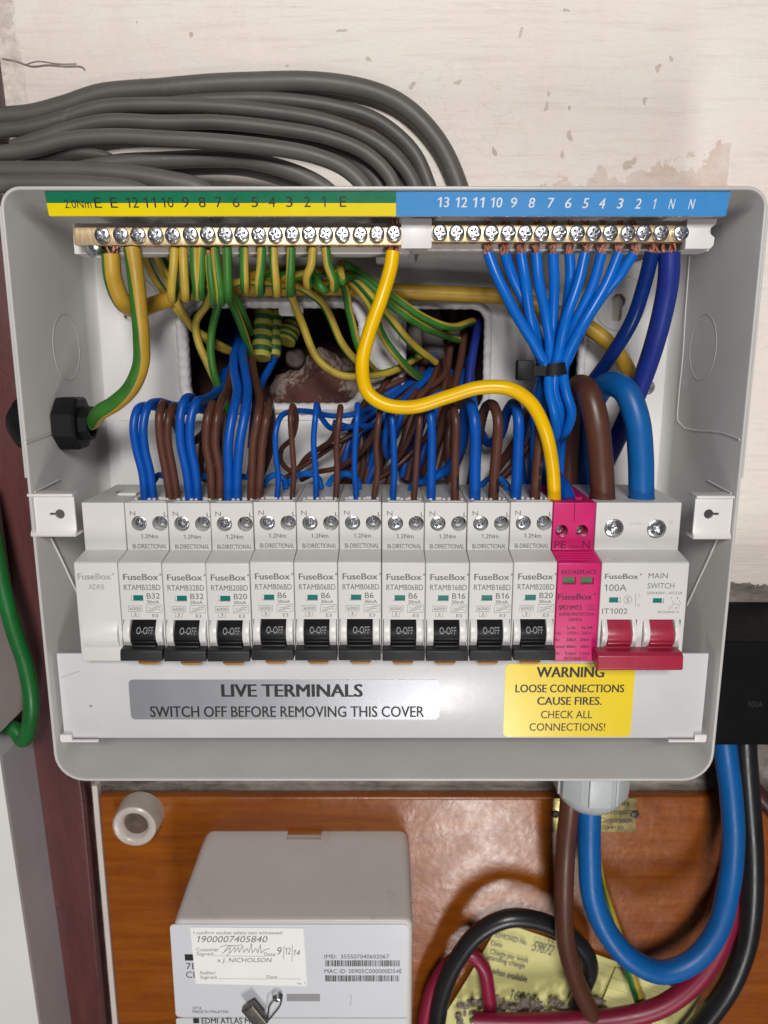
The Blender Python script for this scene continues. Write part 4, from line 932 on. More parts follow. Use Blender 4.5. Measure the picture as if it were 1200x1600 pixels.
# breaker wires
GB, GL = 'blue wires into the breakers', 'brown wires into the breakers'
def bw(label, col, r, pts):
    f = pts[0]; pts = [(f[0], f[1] + 9, f[2])] + pts
    wire('neutral_wire' if col == 'blue' else 'live_wire', label, pts, r, [col], GB if col == 'blue' else GL, None, 12)
T = 17
bw('blue wire at the far left of the breaker row, outer of the first pair', 'blue', 1.86, [(226.5, 778, T), (223, 740, T), (213, 700, T), (209, 665, T), (215, 640, 20), (232, 634, 30), (262, 640, 42), (310, 640, 52), (345, 612, 66), (360, 590, 84)])
bw('blue wire of the first pair, the right one beside the brown pair', 'blue', 1.86, [(239, 778, T), (235, 740, T), (226, 700, T), (224, 665, T), (231, 636, 20), (247, 628, 30), (275, 634, 44), (320, 630, 54), (350, 596, 70), (362, 570, 86)])
bw('brown wire of the first brown pair, the left one', 'brown', 1.82, [(265.5, 776, T), (259, 735, T), (251, 690, T), (249, 650, T), (254, 632, 22), (262, 640, 34), (285, 690, 48), (300, 750, 56)])
bw('brown wire of the first brown pair, the right one', 'brown', 1.82, [(276, 776, T), (270, 735, T), (262, 690, T), (263, 655, T), (270, 636, 22), (277, 648, 34), (300, 690, 46), (345, 640, 60), (370, 590, 84)])
bw('blue wire of the second pair, the left taller one', 'blue', 1.95, [(296, 778, T), (292, 740, T), (282, 690, T), (282, 650, T), (288, 626, 20), (300, 622, 30), (315, 640, 40), (335, 615, 60), (352, 580, 84)])
bw('blue wire of the second pair, the right one', 'blue', 1.95, [(308.5, 778, T), (306, 740, T), (297, 690, T), (298, 655, T), (306, 630, 20), (320, 624, 32), (340, 612, 50), (358, 590, 70), (366, 560, 88)])
bw('brown wire of the second brown pair, the left one', 'brown', 1.82, [(331, 776, T), (329, 735, T), (322, 692, T), (325, 652, T), (332, 632, 22), (340, 650, 36), (335, 700, 48), (320, 750, 56)])
bw('brown wire of the second brown pair, the right one', 'brown', 1.82, [(343.5, 776, T), (343, 735, T), (336, 692, T), (339, 652, T), (345, 630, 22), (355, 610, 40), (362, 580, 62), (368, 560, 88)])
bw('blue wire rising from the third breaker straight to the hole, left one', 'blue', 2.07, [(357, 778, T), (357, 735, T), (357, 690, T), (364, 645, 20), (371, 612, 28), (366, 580, 40), (366, 556, 54), (372, 538, 70), (374, 520, 88)])
bw('blue wire rising from the third breaker straight to the hole, right one', 'blue', 2.07, [(370, 778, T), (371, 735, T), (375, 690, T), (383, 645, 20), (387, 612, 28), (383, 580, 40), (379, 555, 54), (381, 536, 70), (382, 515, 88)])
bw('brown wire rising from the third breaker, left of its pair', 'brown', 1.82, [(392.5, 776, T), (394, 735, T), (396, 690, T), (403, 650, T), (406, 628, 24), (400, 596, 44), (394, 566, 64), (392, 545, 86)])
bw('brown wire rising from the third breaker, right of its pair', 'brown', 1.82, [(404, 776, T), (407, 735, T), (410, 690, T), (416, 655, T), (420, 632, 24), (425, 660, 40), (420, 710, 50), (405, 750, 56)])
bw('thin blue wire in the first B6 breaker, curving right along the white strip', 'blue', 1.22, [(433, 778, T), (435, 745, T), (431, 710, T), (431, 675, T), (438, 652, 20), (455, 643, 28), (485, 643, 38), (520, 650, 46), (555, 647, 50), (590, 634, 56), (622, 612, 66), (660, 588, 84)])
bw('thin brown wire in the first B6 breaker, with a loop low behind it', 'brown', 1.22, [(457, 776, T), (459, 735, T), (456, 690, T), (454, 650, T), (457, 634, 22), (463, 655, 34), (456, 685, 42), (440, 702, 48), (440, 722, 52), (456, 736, 54), (480, 724, 54), (525, 694, 54), (575, 664, 58), (640, 610, 70), (668, 580, 86)])
bw('thin blue wire in the second B6 breaker', 'blue', 1.27, [(494, 778, T), (493, 735, T), (490, 690, T), (493, 650, T), (495, 632, 22), (501, 650, 32), (520, 670, 42), (555, 664, 48), (590, 640, 54), (632, 606, 68), (670, 580, 84)])
bw('thin brown wire in the second B6 breaker', 'brown', 1.35, [(525, 776, T), (527, 735, T), (526, 695, T), (530, 655, T), (532, 636, 22), (527, 665, 34), (515, 690, 44), (480, 714, 52), (463, 736, 56), (440, 750, 58)])
bw('thin blue wire in the third B6 breaker', 'blue', 1.27, [(557, 778, T), (554, 735, T), (555, 690, T), (558, 650, T), (559, 632, 22), (563, 662, 34), (585, 664, 44), (615, 640, 54), (650, 604, 70), (676, 574, 86)])
bw('thin brown wire in the third B6 breaker', 'brown', 1.31, [(585, 776, T), (590, 735, T), (588, 695, T), (592, 655, T), (594, 638, 22), (590, 664, 34), (570, 700, 44), (530, 730, 50), (495, 738, 54), (470, 750, 58)])
bw('thin blue wire in the fourth B6 breaker, with a hanging loop behind it', 'blue', 1.43, [(614, 778, T), (616, 735, T), (615, 690, T), (613, 655, T), (611, 636, 22), (605, 662, 32), (602, 700, 38), (606, 714, 44), (614, 690, 52), (640, 620, 66), (680, 570, 86)])
bw('thin brown wire in the fourth B6 breaker', 'brown', 1.31, [(647, 776, T), (650, 735, T), (653, 690, T), (656, 655, T), (655, 633, 22), (648, 660, 34), (632, 700, 44), (610, 730, 52), (585, 750, 58)])
bw('blue wire in the first B16 breaker', 'blue', 1.86, [(674, 778, T), (674, 735, T), (675, 690, T), (673, 650, T), (668, 630, 22), (660, 640, 32), (653, 690, 42), (650, 740, 50), (648, 770, 54)])
bw('brown wire in the first B16 breaker', 'brown', 1.78, [(711, 776, T), (711, 735, T), (712, 690, T), (712, 655, T), (706, 634, 22), (695, 640, 34), (686, 680, 44), (660, 740, 54)])
bw('thick blue wire in the second B16 breaker, beside the hole', 'blue', 2.48, [(742, 778, T), (742, 735, T), (743, 690, T), (741, 655, T), (735, 632, 22), (727, 640, 34), (722, 690, 44), (700, 732, 50), (665, 750, 54)])
bw('thick brown arched wire in the second B16 breaker', 'brown', 2.25, [(771, 776, T), (773, 735, T), (777, 690, T), (778, 655, T), (771, 634, 22), (758, 638, 34), (748, 680, 44), (742, 720, 52), (735, 760, 58)])
bw('thick blue arched wire in the last B20 breaker', 'blue', 2.34, [(806, 778, T), (808, 735, T), (810, 690, T), (810, 655, T), (804, 632, 22), (792, 645, 36), (780, 682, 46), (765, 692, 52), (748, 670, 60), (735, 600, 76), (735, 560, 88)])
bw('thick brown wire with printed marks in the last B20 breaker', 'brown', 2.29, [(836, 776, T), (839, 735, T), (842, 695, T), (843, 660, T), (836, 637, 22), (824, 640, 34), (815, 670, 46), (800, 700, 54), (770, 740, 58)])
def dashes(tail, marks):
    o = [q for q in COL.objects if q.get('label', '') == tail][0]; m = MB()
    for x, y0, y1, r in marks:
        c0, c1 = Vector(P(x, y0, T)), Vector(P(x, y1, T)); L = []
        for a in (-.35, 0.0, .35):
            an = .62 + a; d = Vector((math.sin(an), -math.cos(an), 0)) * (r + .07)
            L.append((c0 + d, c1 + d))
        vs = [[m.bm.verts.new(p) for p in q] for q in L]
        for k in range(2): m.face((vs[k][0], vs[k][1], vs[k + 1][1], vs[k + 1][0]))
    m.build('printed_marking', 'inkblack', o)
dashes('thick brown wire with printed marks in the last B20 breaker', [(838, 728, 742, 2.5), (837, 748, 766, 2.5), (840.5, 706, 722, 2.5)])
dashes('thick brown arched wire in the second B16 breaker', [(771.5, 748, 768, 2.45)])
dashes('brown wire in the first B16 breaker', [(711, 744, 764, 1.95)])
# loose conductors behind the breakers, out of the right hand hole
GH = 'conductors behind the breakers'
def lw(label, col, r, pts): wire('loose_conductor', label, pts, r, [col], GH, None, 10, cat='wire')
lw('blue conductor dropping along the right edge of the right hole', 'royal', 2.13, [(748, 500, 92), (744, 525, 82), (736, 570, 74), (730, 640, 66), (722, 700, 60), (700, 750, 58)])
lw('brown conductor dropping down the middle of the right hole', 'brown', 1.97, [(726, 505, 94), (722, 550, 86), (712, 600, 76), (700, 660, 66), (680, 740, 58)])
lw('brown conductor left of the middle in the right hole', 'brown', 1.80, [(706, 525, 94), (700, 570, 84), (692, 620, 74), (680, 680, 64), (652, 750, 58)])
lw('brown conductor bending left from the grey sheath end in the right hole', 'brown', 1.56, [(680, 560, 88), (683, 572, 80), (672, 600, 72), (640, 640, 64), (610, 690, 58), (575, 750, 58)])
lw('blue conductor bending left beside the grey sheath end', 'blue', 1.56, [(676, 556, 90), (668, 590, 78), (640, 620, 70), (602, 652, 62), (575, 690, 58)])
lw('brown conductor arching left over the hole edge, topmost', 'brown', 1.56, [(664, 566, 92), (640, 572, 82), (612, 586, 76), (592, 616, 70), (570, 670, 62), (548, 720, 58), (530, 755, 58)])
lw('brown conductor arching left over the hole edge, second', 'brown', 1.56, [(660, 578, 90), (632, 590, 80), (606, 612, 74), (586, 650, 66), (566, 700, 60), (555, 755, 58)])
lw('blue conductor running down left over the hole edge', 'blue', 1.56, [(672, 582, 90), (640, 602, 80), (606, 628, 72), (576, 658, 64), (550, 668, 58), (520, 660, 56)])
lw('brown conductor steep behind the yellow cable', 'brown', 1.89, [(690, 590, 84), (668, 640, 68), (650, 690, 60), (636, 750, 58)])
lw('blue conductor steep behind the B16 breakers', 'blue', 1.80, [(700, 600, 84), (676, 660, 66), (660, 710, 58), (655, 756, 58)])
lw('brown conductor vertical behind the first B16 brown wire', 'brown', 2.05, [(704, 590, 84), (703, 650, 56), (700, 700, 52), (704, 752, 54)])
lw('brown conductor slanting low towards the B6 breakers', 'brown', 1.48, [(700, 640, 66), (660, 690, 58), (620, 728, 54), (592, 748, 54)])
lw('brown conductor slanting behind the last breaker', 'brown', 1.97, [(846, 660, 58), (830, 690, 60), (800, 730, 60), (770, 760, 60)])
lw('blue conductor in the bundle under the cable tie, dark lower one', 'blue', 2.30, [(828, 640, 50), (812, 690, 54), (815, 740, 56), (820, 775, 56)])
lw('blue conductor in the left hole below the taped sleeve', 'blue', 1.80, [(436, 545, 96), (424, 570, 88), (410, 596, 80), (398, 640, 66), (392, 700, 58)])
lw('brown conductor rising to the left hole beside the two blue wires', 'brown', 1.72, [(392, 540, 92), (397, 580, 76), (402, 620, 62), (398, 680, 54), (390, 750, 56)])
lw('brown conductor crossing low in the left hole behind the earth wires', 'brown', 1.72, [(372, 560, 92), (352, 590, 80), (330, 625, 66), (318, 680, 58), (312, 750, 58)])
lw('brown conductor in the shadow behind the second pair', 'brown', 1.72, [(376, 565, 92), (360, 610, 72), (345, 660, 60), (340, 750, 58)])
for k in range(13):                           # the tangle under the right hand hole
    col = 'blue' if k % 5 in (1, 3) else 'brown'; u = RW.random()
    x0 = 640 + 85 * u; y0 = 596 - 40 * RW.random(); x2 = x0 - RW.uniform(45, 130); y2 = RW.uniform(690, 752)
    lw('%s conductor slanting through the tangle below the right hole' % col, col, RW.uniform(1.5, 2.1), [(x0, y0, 90), (x0 - 8 + RW.uniform(-6, 6), y0 + 26, 78), ((x0 + x2) / 2 + RW.uniform(-14, 14), (y0 + y2) / 2 - 14, 70 - 6 * RW.random()), (x2 + RW.uniform(0, 16), y2 - 34, 62 - 6 * RW.random()), (x2, y2, 58), (x2 - 6, y2 + 22, 58)])
# short blue functional leads looping over the backs of the breakers
GF = 'short blue leads behind the breakers'
for lab, pts in (('behind the first brown pair', [(240, 752, 32), (248, 742, 36), (262, 748, 40), (268, 758, 44)]), ('behind the second blue pair', [(300, 748, 34), (318, 744, 38), (332, 752, 42), (340, 760, 46)]), ('behind the third breaker pair', [(372, 745, 36), (388, 746, 40), (398, 756, 44)]),
                 ('behind the first B6 breaker', [(412, 760, 34), (418, 748, 36), (432, 742, 38), (444, 750, 38), (446, 764, 36)]), ('behind the second B6 breaker', [(450, 756, 44), (462, 744, 42), (482, 740, 40), (498, 748, 38), (502, 764, 36)]), ('behind the third B6 breaker', [(512, 758, 44), (524, 744, 42), (544, 741, 40), (558, 750, 38), (561, 764, 36)]),
                 ('behind the last breaker beside the magenta module', [(750, 760, 44), (765, 748, 42), (780, 748, 40), (792, 758, 36), (792, 766, 36)]), ('behind the first B16 breaker', [(640, 770, 36), (646, 756, 40), (668, 752, 46), (700, 735, 52)])):
    wire('jumper_lead', 'short bright blue lead arching ' + lab, pts, 1.4, ['blue2'], GF, None, 10)
# grey sheath ends in the holes and a taped earth sleeve
GS = 'grey sheath ends in the holes'
for lab, pts, r in (('grey cable sheath end in the middle of the right hole', [(672, 480, 110), (676, 520, 100), (679, 556, 90)], 5.2), ('grey cable sheath end at the left of the right hole', [(655, 480, 112), (650, 520, 108), (648, 550, 104)], 5), ('grey cable sheath in the upper right of the right hole', [(712, 478, 112), (716, 505, 106), (714, 525, 98)], 5.0), ('navy sleeved cable end in the upper part of the left hole', [(362, 478, 112), (364, 510, 104), (374, 542, 92)], 6.5)):
    m = MB(); m.tube(W(*pts), r, 12, 6, flat=.62, fdir=(1, 0, 0)); tag(m.build('sheath_end', 'navy' if 'navy' in lab else 'grey'), lab, 'cable', GS)
def sleeve(label, a, b, r):
    m = MB(); n = 9; c = [Vector(P(*a)).lerp(Vector(P(*b)), k / (n * 2)) for k in range(n * 2 + 1)]
    for k in range(n * 2):
        m.tube([c[k], c[k + 1]], r * RW.uniform(.93, 1.03), 14, smooth=False, mats=[(k // 2) % 2])
    tag(m.build('taped_sleeve', ['tape', 'tapeg']), label, 'sleeve', 'taped sleeves in the left hole')
sleeve('bundle wound in green and yellow tape, left upright piece in the left hole', (413, 488, 92), (408, 560, 82), 5.0)
sleeve('bundle wound in green and yellow tape, slimmer upright piece beside it', (431, 488, 95), (428, 556, 88), 3.6)
sleeve('bundle wound in green and yellow tape, short slanted piece at the right', (460, 500, 98), (446, 534, 92), 5.2)

# ------------------------------------------------------------------ glands
t = thing('black_gland', 'black cable gland through the left wall of the box', 'cable gland', Px(122, 700, -135))
c = NUT; m = MB()
m.lathe([(11.2, -5.8), (12.2, -5.0), (12.2, 3.4), (11.4, 4.4), (7.8, 4.6), (7.8, 8.2), (6.2, 8.4), (6.0, -5.8)], (-137.5, c[1], c[2]), (1, 0, 0), 8, .39); m.build('lock_nut', 'black', t, ang=30)
m = MB(); m.lathe([(6.2, 0), (6.2, 8)], (-143, c[1], c[2]), (1, 0, 0), 24); m.build('bore', 'blackbox', t)
m = MB(); m.lathe([(12, 0), (12, 4), (13.2, 4.5), (13.2, 9), (11, 15), (6, 19), (4, 19.2)], (-145.8, c[1], c[2]), (-1, 0, 0), 28); m.build('gland_body', 'black', t)
gx, gz = P(922, 1240, 40)[0], -124
t = thing('grey_gland', 'pale grey nylon cable gland under the bottom of the box', 'cable gland', (gx, 40, -150))
m = MB(); m.lathe([(18.6, 0.3), (18.6, 6), (17.2, 7.5), (17.2, 27), (15.6, 31.5), (12, 35.3), (10.6, 35.8), (10.4, 26), (10.2, 2)], (gx, 40, -124.2), (0, 0, -1), 40); gb = m.build('dome_nut', 'gland', t)
m = MB()
for k in range(8):
    a = math.pi / 4 * k; u = Vector((math.cos(a), math.sin(a), 0)); v = Vector((-u.y, u.x, 0)); cc = Vector((gx, 40, 0)) + u * 16.6
    L = []
    for zz in (-134, -152):
        L.append([(cc + v * s1 + u * s2).to_tuple()[:2] + (zz,) for s1, s2 in ((-5.6, .1), (-5.2, 1.0), (5.2, 1.0), (5.6, .1))])
    m.loops(L)
m.bevel(.3); m.build('grip_flat', 'gland', t)

# ------------------------------------------------------------------ cables below
def cable(label, mat, r, pts, group='cables below the box', n=20, flat=1.0, name='tail_cable'):
    return wire(name, label, pts, r, [mat], group, None, n, 0, 0, 10, flat, cat='cable')
cable('thick blue cable hanging from the grey gland in a deep U to the black box', 'bluemid', 5.8, [(922, 1215, 40), (921, 1270, 40), (921, 1340, 40), (926, 1400, 38), (948, 1455, 36), (985, 1498, 34), (1035, 1519, 34), (1085, 1500, 36), (1120, 1455, 40), (1138, 1390, 46), (1146, 1310, 50), (1142, 1240, 52), (1136, 1190, 54), (1131, 1150, 54)])
cable('thick brown cable hanging straight down from the grey gland', 'browntail', 5.0, [(892, 1215, 38), (890, 1260, 38), (884, 1320, 40), (881, 1400, 40), (884, 1470, 42), (900, 1530, 46), (922, 1580, 50), (945, 1640, 54)])
cable('thick black cable dropping from the black box along the right edge', 'blackc', 5.9, [(1163, 1140, 58), (1165, 1180, 58), (1171, 1260, 58), (1176, 1340, 56), (1174, 1420, 54), (1164, 1480, 54), (1140, 1540, 54), (1105, 1590, 56), (1060, 1640, 58)])
cable('crimson cable curving from the right edge to the bottom centre', 'red', 5.4, [(1150, 1240, 68), (1154, 1330, 66), (1148, 1400, 62), (1128, 1470, 56), (1090, 1530, 52), (1035, 1572, 50), (970, 1590, 50), (890, 1597, 50), (810, 1599, 50), (740, 1597, 52)])
cable('small crimson cable bent over inside the black loop', 'red', 3.9, [(660, 1650, 62), (664, 1590, 62), (678, 1540, 62), (704, 1504, 62), (734, 1492, 60), (754, 1510, 58), (763, 1550, 58), (768, 1600, 60)])
cable('black cable forming a round loop above the yellow card', 'blackc', 4.9, [(680, 1650, 58), (683, 1600, 58), (692, 1550, 57), (714, 1500, 56), (750, 1456, 55), (795, 1435, 55), (845, 1440, 56), (888, 1462, 57), (914, 1488, 58), (921, 1515, 60), (910, 1545, 62), (898, 1580, 66)])
wire('earth_wire', 'green and yellow wire passing behind the blue U shaped cable', [(928, 1320, 66), (938, 1380, 66), (954, 1430, 64), (978, 1500, 60), (998, 1560, 60), (1016, 1620, 62)], 3.1, ['egb', 'ey'], None, None, 20, .8, -.6, split=.7)
cable('dark maroon cable just entering at the right edge below the black box', 'maroonc', 4.5, [(1150, 1200, 78), (1172, 1225, 76), (1195, 1252, 74), (1225, 1285, 72)])
GAPZ = (P(12, 1186, 36)[2] + P(8, 1150, 36)[2]) / 2
wire('earth_cable', 'bright green cable curving into the gap beside the white cabinet', [(-30, 760, 52), (-8, 850, 50), (5, 920, 48), (22, 985, 46), (40, 1040, 46), (49, 1095, 46), (46, 1130, 48), (36, 1156, 52), proj(-190, 55, GAPZ), proj(-215, 56, GAPZ)], 3.9, ['egb'], None, None, 18, cat='cable')

# ------------------------------------------------------------------ grey cables above the box
GG = 'grey cables above the box'
def gc(label, r, Y, pts, flat=.72):
    p = [(x, y, Y if len(q) == 0 else q[0]) for x, y, *q in pts]
    m = MB(); m.tube(W(*p), r, 16, 10, flat=1.0, rfun=None, fdir=(0, 0, 1)); 
    tag(m.build('grey_cable', 'grey', ang=60), label, 'cable', GG)
gc('grey cable highest and outermost of the bundle above the box', 4.5, 79, [(-40, 192), (0, 184), (50, 179), (100, 166), (160, 147), (250, 139), (330, 132), (400, 129), (480, 128), (540, 134), (586, 145), (622, 161), (656, 188), (690, 231), (715, 286), (727, 330)])
gc('grey cable just under the outermost one, lifting away at the crest', 3.1, 79, [(230, 166), (300, 158), (350, 155), (400, 154), (456, 157), (520, 166), (582, 184), (622, 211), (650, 242), (670, 287), (682, 330)])
gc('grey cable second from the top where the bundle leaves at the left', 3.3, 70, [(-40, 208), (0, 204), (50, 199), (100, 185), (160, 168), (250, 164), (330, 166), (420, 174), (500, 187), (560, 207), (610, 238), (643, 278), (658, 320)])
gc('grey cable in shadow behind the middle of the bundle', 2.8, 79, [(150, 194), (220, 186), (300, 181), (400, 184), (480, 193), (550, 213), (600, 243), (630, 285), (642, 320)])
gc('grey cable in the middle of the bundle, crossing over the lower ones', 3.1, 64, [(20, 230), (70, 214), (120, 198), (170, 189), (250, 191), (340, 191), (430, 200), (510, 214), (570, 238), (608, 274), (624, 315)])
gc('grey cable below the middle, in the shade of the one above', 2.8, 73, [(120, 217), (180, 207), (260, 205), (340, 208), (420, 214), (500, 228), (556, 251), (592, 287), (604, 320)])
gc('grey cable running low and wide across the bundle', 3.4, 48, [(-40, 243), (0, 240), (50, 233), (100, 220), (170, 214), (250, 217), (340, 222), (420, 230), (490, 243), (538, 263), (568, 291), (580, 320)])
gc('grey cable rising from the box rim at the left and dipping at the centre', 3.7, 58, [(110, 268), (190, 254), (250, 251), (320, 248), (380, 249), (430, 260), (480, 278), (512, 298), (528, 320)])
gc('grey cable in the dip at the centre, just above the box rim', 3.2, 66, [(250, 268), (320, 262), (380, 264), (430, 276), (470, 292), (490, 312)])
gc('grey cable second lowest, hugging the box rim at the left', 4.2, 40, [(-40, 268), (0, 268), (80, 268), (150, 269), (210, 274), (260, 282), (310, 294), (336, 312)])
gc('grey cable lowest at the box rim', 3.6, 30, [(-40, 288), (60, 287), (140, 289), (210, 297), (240, 312)])
gc('thin dark grey cable end between the bundle and the wall at the left', 2.2, 78, [(-40, 258), (30, 252), (60, 247), (90, 241), (130, 238), (170, 246), (200, 270), (215, 304)])

# ------------------------------------------------------------------ black box at the right
t = thing('isolator_box', 'black plastic box partly hidden behind the right edge of the box', 'isolator', (200, 83, P(1160, 1165, 25)[2]))
z0, z1 = P(1160, 1165, 25)[2], P(1160, 1003, 25)[2]
m = MB(); m.box(149, 250, 25, 83, z0, z1); m.bevel(1.6, 3); b = m.build('housing', 'blackbox', t)
m = MB(); m.text('100A', (1168, 1096, 1192, 1105), 24.9); m.build('lettering', 'inkdim', b, False)

# ------------------------------------------------------------------ porcelain bush, brass plate, meter, card
p = P(210, 1291, 63); t = thing('porcelain_bush', 'round cream porcelain bush on the orange board above the meter', 'insulator', (p[0], 76, p[2] - 9))
m = MB(); m.lathe([(12.6, -13), (12.5, -8), (12.0, -2), (11.6, 0.4), (10.6, 1.1), (8.6, .7), (7.2, -.8), (6.2, -4)], p, (0, -1, 0), 40); b = m.build('collar', 'porcelain', t)
m = MB(); m.lathe([(6.6, -3.0), (6.3, -2.9), (4.5, -3.6), (.2, -3.7)], p, (0, -1, 0), 24); m.build('bore', 'dirthole', t)
a, b = P(862, 1300, 75.3), P(996, 1247, 75.3)
m = MB(); m.box(a[0], b[0], 75.0, 75.8, a[2], b[2]); m.bevel(.2); pl = tag(m.build('brass_plate', 'brassplate'), 'small tarnished brass plate with worn lettering behind the grey gland', 'name plate')
m = MB()
for s_, r in (('of this', (946, 1250, 984, 1259)), ('the Property', (938, 1263, 990, 1275)), ('Corporation', (936, 1277, 988, 1288)), ('LIMITED', (944, 1291, 975, 1296))): m.text(s_, r, 74.93, .02)
m.build('lettering', 'inkblack', pl, False)
m = MB(); m.lathe([(2.4, 0), (2.0, .8), (.2, 1.0)], P(868, 1272, 75), (0, -1, 0), 16); m.lathe([(2.4, 0), (2.0, .8), (.2, 1.0)], P(992, 1272, 75), (0, -1, 0), 16); m.build('pin', 'zincdark', pl)

YM = 20; ZT = P(600, 1436, YM)[2]
xl, xr = P(271, 1440, YM)[0], P(645, 1440, YM)[0]
t = thing('electricity_meter', 'grey plastic electricity meter with paper label and lead seal on the orange board', 'meter', (-45, 76, -420))
m = MB()
def mring(il, ir, iz, y, r):
    return [(x, y, z) for x, z in rrect(xl + il, xr - ir, -430, ZT + iz, r, 6)]
m.loops([mring(1.8, 1.8, -1.8, YM - .3, 3), mring(.9, .9, -.9, YM - .1, 3.4), mring(.25, .25, -.25, YM + .7, 3.8), mring(0, 0, 0, YM + 2.0, 4), mring(.6, 0, 3.0, YM + 20, 4.5), mring(1.6, 0, 6.2, YM + 38, 5), mring(2.2, .1, 8.4, YM + 47, 5.5), mring(2.8, .2, 9.7, YM + 53, 5.5), mring(3.2, .3, 9.9, 75.8, 5.5)])
case = m.build('case', 'meter', t, ang=50)
cut(case, MB().box(P(450, 1300, 76)[0], P(503, 1300, 76)[0], 70, 78, P(475, 1304, 76)[2], P(475, 1304, 76)[2] + 20))
a, b = P(279, 1640, YM), P(637, 1440, YM)
m = MB(); m.prism(rrect(a[0], b[0], P(600, 1587, YM)[2], P(600, 1443, YM)[2], 2.0), 'y', YM - .75, YM - .35); fp = m.build('label_plate', 'meterlbl', t)
m = MB(); m.prism(rrect(a[0], b[0], -425, P(600, 1589.5, YM)[2], 1.0), 'y', YM - .75, YM - .35); m.build('label_plate', 'meterlbl', t)
Yl = YM - .8
m = MB()
m.text('IMEI:  355507040602067', (507, 1491.5, 608, 1497.8), Yl); m.text('MAC ID: 00905C000000D54E', (507, 1514.3, 628, 1520.8), Yl)
rb = random.Random(3)
for y0, y1 in ((1500.5, 1510), (1524, 1533.5)):
    x = 508
    while x < 625:
        w = rb.choice((.7, .7, 1.4, 2.1)); m.quad((x, y0, min(625, x + w), y1), Yl); x += w + rb.choice((.7, .9, 1.4))
m.text('EDMI ATLAS MK', (315, 1590.8, 399, 1599.5), Yl, .02); m.quad((302, 1591, 311, 1599), Yl)
m.text('MADE IN MALAYSIA', (301, 1578.5, 357, 1583), Yl); m.text('2014', (301, 1573, 314, 1577), Yl)
m.text('7E', (291, 1505, 307, 1514.5), Yl); m.text('CE', (291, 1518, 308, 1528), Yl); m.quad((289, 1491, 302, 1501), Yl)
m.build('lettering', 'inkblack', fp, False)
m = MB(); m.quad((448, 1553, 500, 1564.5), Yl); m.stroke([(548, 1554), (549, 1562), (547, 1572)], .25, Yl); m.build('seal_slot', 'slot', fp)
# paper test label
Yp = YM - 1.0
m = MB(); q = [P(x, y, Yp) for x, y in ((306, 1537), (480, 1541), (474, 1450.5), (297, 1449))]
m.prism([(p[0], p[2]) for p in q], 'y', Yp, Yp + .12); pap = m.build('paper_label', 'paper', t)
m = MB(); Yt = Yp - .06
ro = 0.012
for s_, r in (('I confirm socket safety test witnessed:', (303, 1455, 442, 1461.5)), ('Customer', (307, 1481, 342, 1486.5)), ('Signed', (307.5, 1488, 333, 1494.5)), ('Date:', (413, 1488.5, 431, 1494)), ('Auditor', (312, 1517, 337, 1522.5)), ('Signed', (313, 1524.5, 338, 1531)), ('Date:', (417, 1524, 434, 1529.5)), ('ver. 1', (464, 1534.5, 477, 1538.2))): m.text(s_, r, Yt)
for l in ([(335, 1493.5), (412, 1494.5)], [(340, 1529), (416, 1530)], [(436, 1529.5), (470, 1530)]): m.stroke(l, .14, Yt)
m.build('print', 'ink', pap, False)
m = MB(); m.text('1900007405840', (308, 1462.5, 418, 1472.5), Yt, -.01, .25)
sig = [(344, 1480), (352, 1477), (366, 1478), (378, 1476.5), (356, 1479), (350, 1488), (347, 1490), (355, 1484), (360, 1481), (358, 1490), (354, 1494), (362, 1486), (367, 1480), (367, 1488), (372, 1480), (374, 1488), (379, 1478), (381, 1488), (386, 1482), (389, 1488), (393, 1474), (394, 1489), (400, 1482), (403, 1489), (407, 1476), (408, 1489), (414, 1484), (421, 1482)]
m.stroke(sig, .26, Yt - .01)
m.text('9', (433.5, 1480, 440, 1492), Yt, -.01, .2); m.stroke([(443, 1498), (444, 1478)], .25, Yt); m.text('12', (446, 1481, 454, 1491), Yt, -.01, .2); m.stroke([(456, 1502), (457, 1477)], .25, Yt); m.text('14', (459, 1484, 469, 1493), Yt, -.01, .3)
m.text('x J. NICHOLSON', (339, 1497, 425, 1505.5), Yt, -.012, .2)
m.build('handwriting', 'ink', pap, False)
# lead seal on its wire
t2 = thing('lead_seal', 'small dark lead seal hanging on twisted wire from the meter front', 'seal', P(405, 1600, 15))
m = MB(); a = P(433, 1557, 17.5); m.lathe([(2.6, -1.6), (2.9, 0), (2.0, 1.4), (.3, 1.9)], a, (0, -1, .2), 14); m.jitter(.12); m.build('seal_bead', 'zinc', t2)
m = MB(); m.tube(W((430, 1560, 16), (421, 1572, 14.5), (418, 1590, 14), (412, 1602, 14)), .42, 6, 6); m.tube(W((440, 1560, 16), (438, 1570, 14.5), (428, 1584, 14), (414, 1600, 14)), .42, 6, 6); m.build('seal_wire', 'steelw', t2)
m = MB(); cc = Vector(P(399, 1585, 14)); bm_ = m
d = Vector((math.cos(-.98), 0, math.sin(-.98))); nrm_ = Vector((-d.z, 0, d.x))
L = []
for yy, ins in ((11.8, .7), (12.4, 0), (15.6, 0), (16.2, .7)):
    L.append([(cc + d * (s1 * (6.6 - ins)) + nrm_ * (s2 * (3.6 - ins))).to_tuple() for s1, s2 in ((-1, -1), (1, -1), (1, 1), (-1, 1))]); L[-1] = [(p[0], yy, p[2]) for p in L[-1]]
m.loops(L); m.bevel(.4); m.build('seal_tag', 'lead', t2)

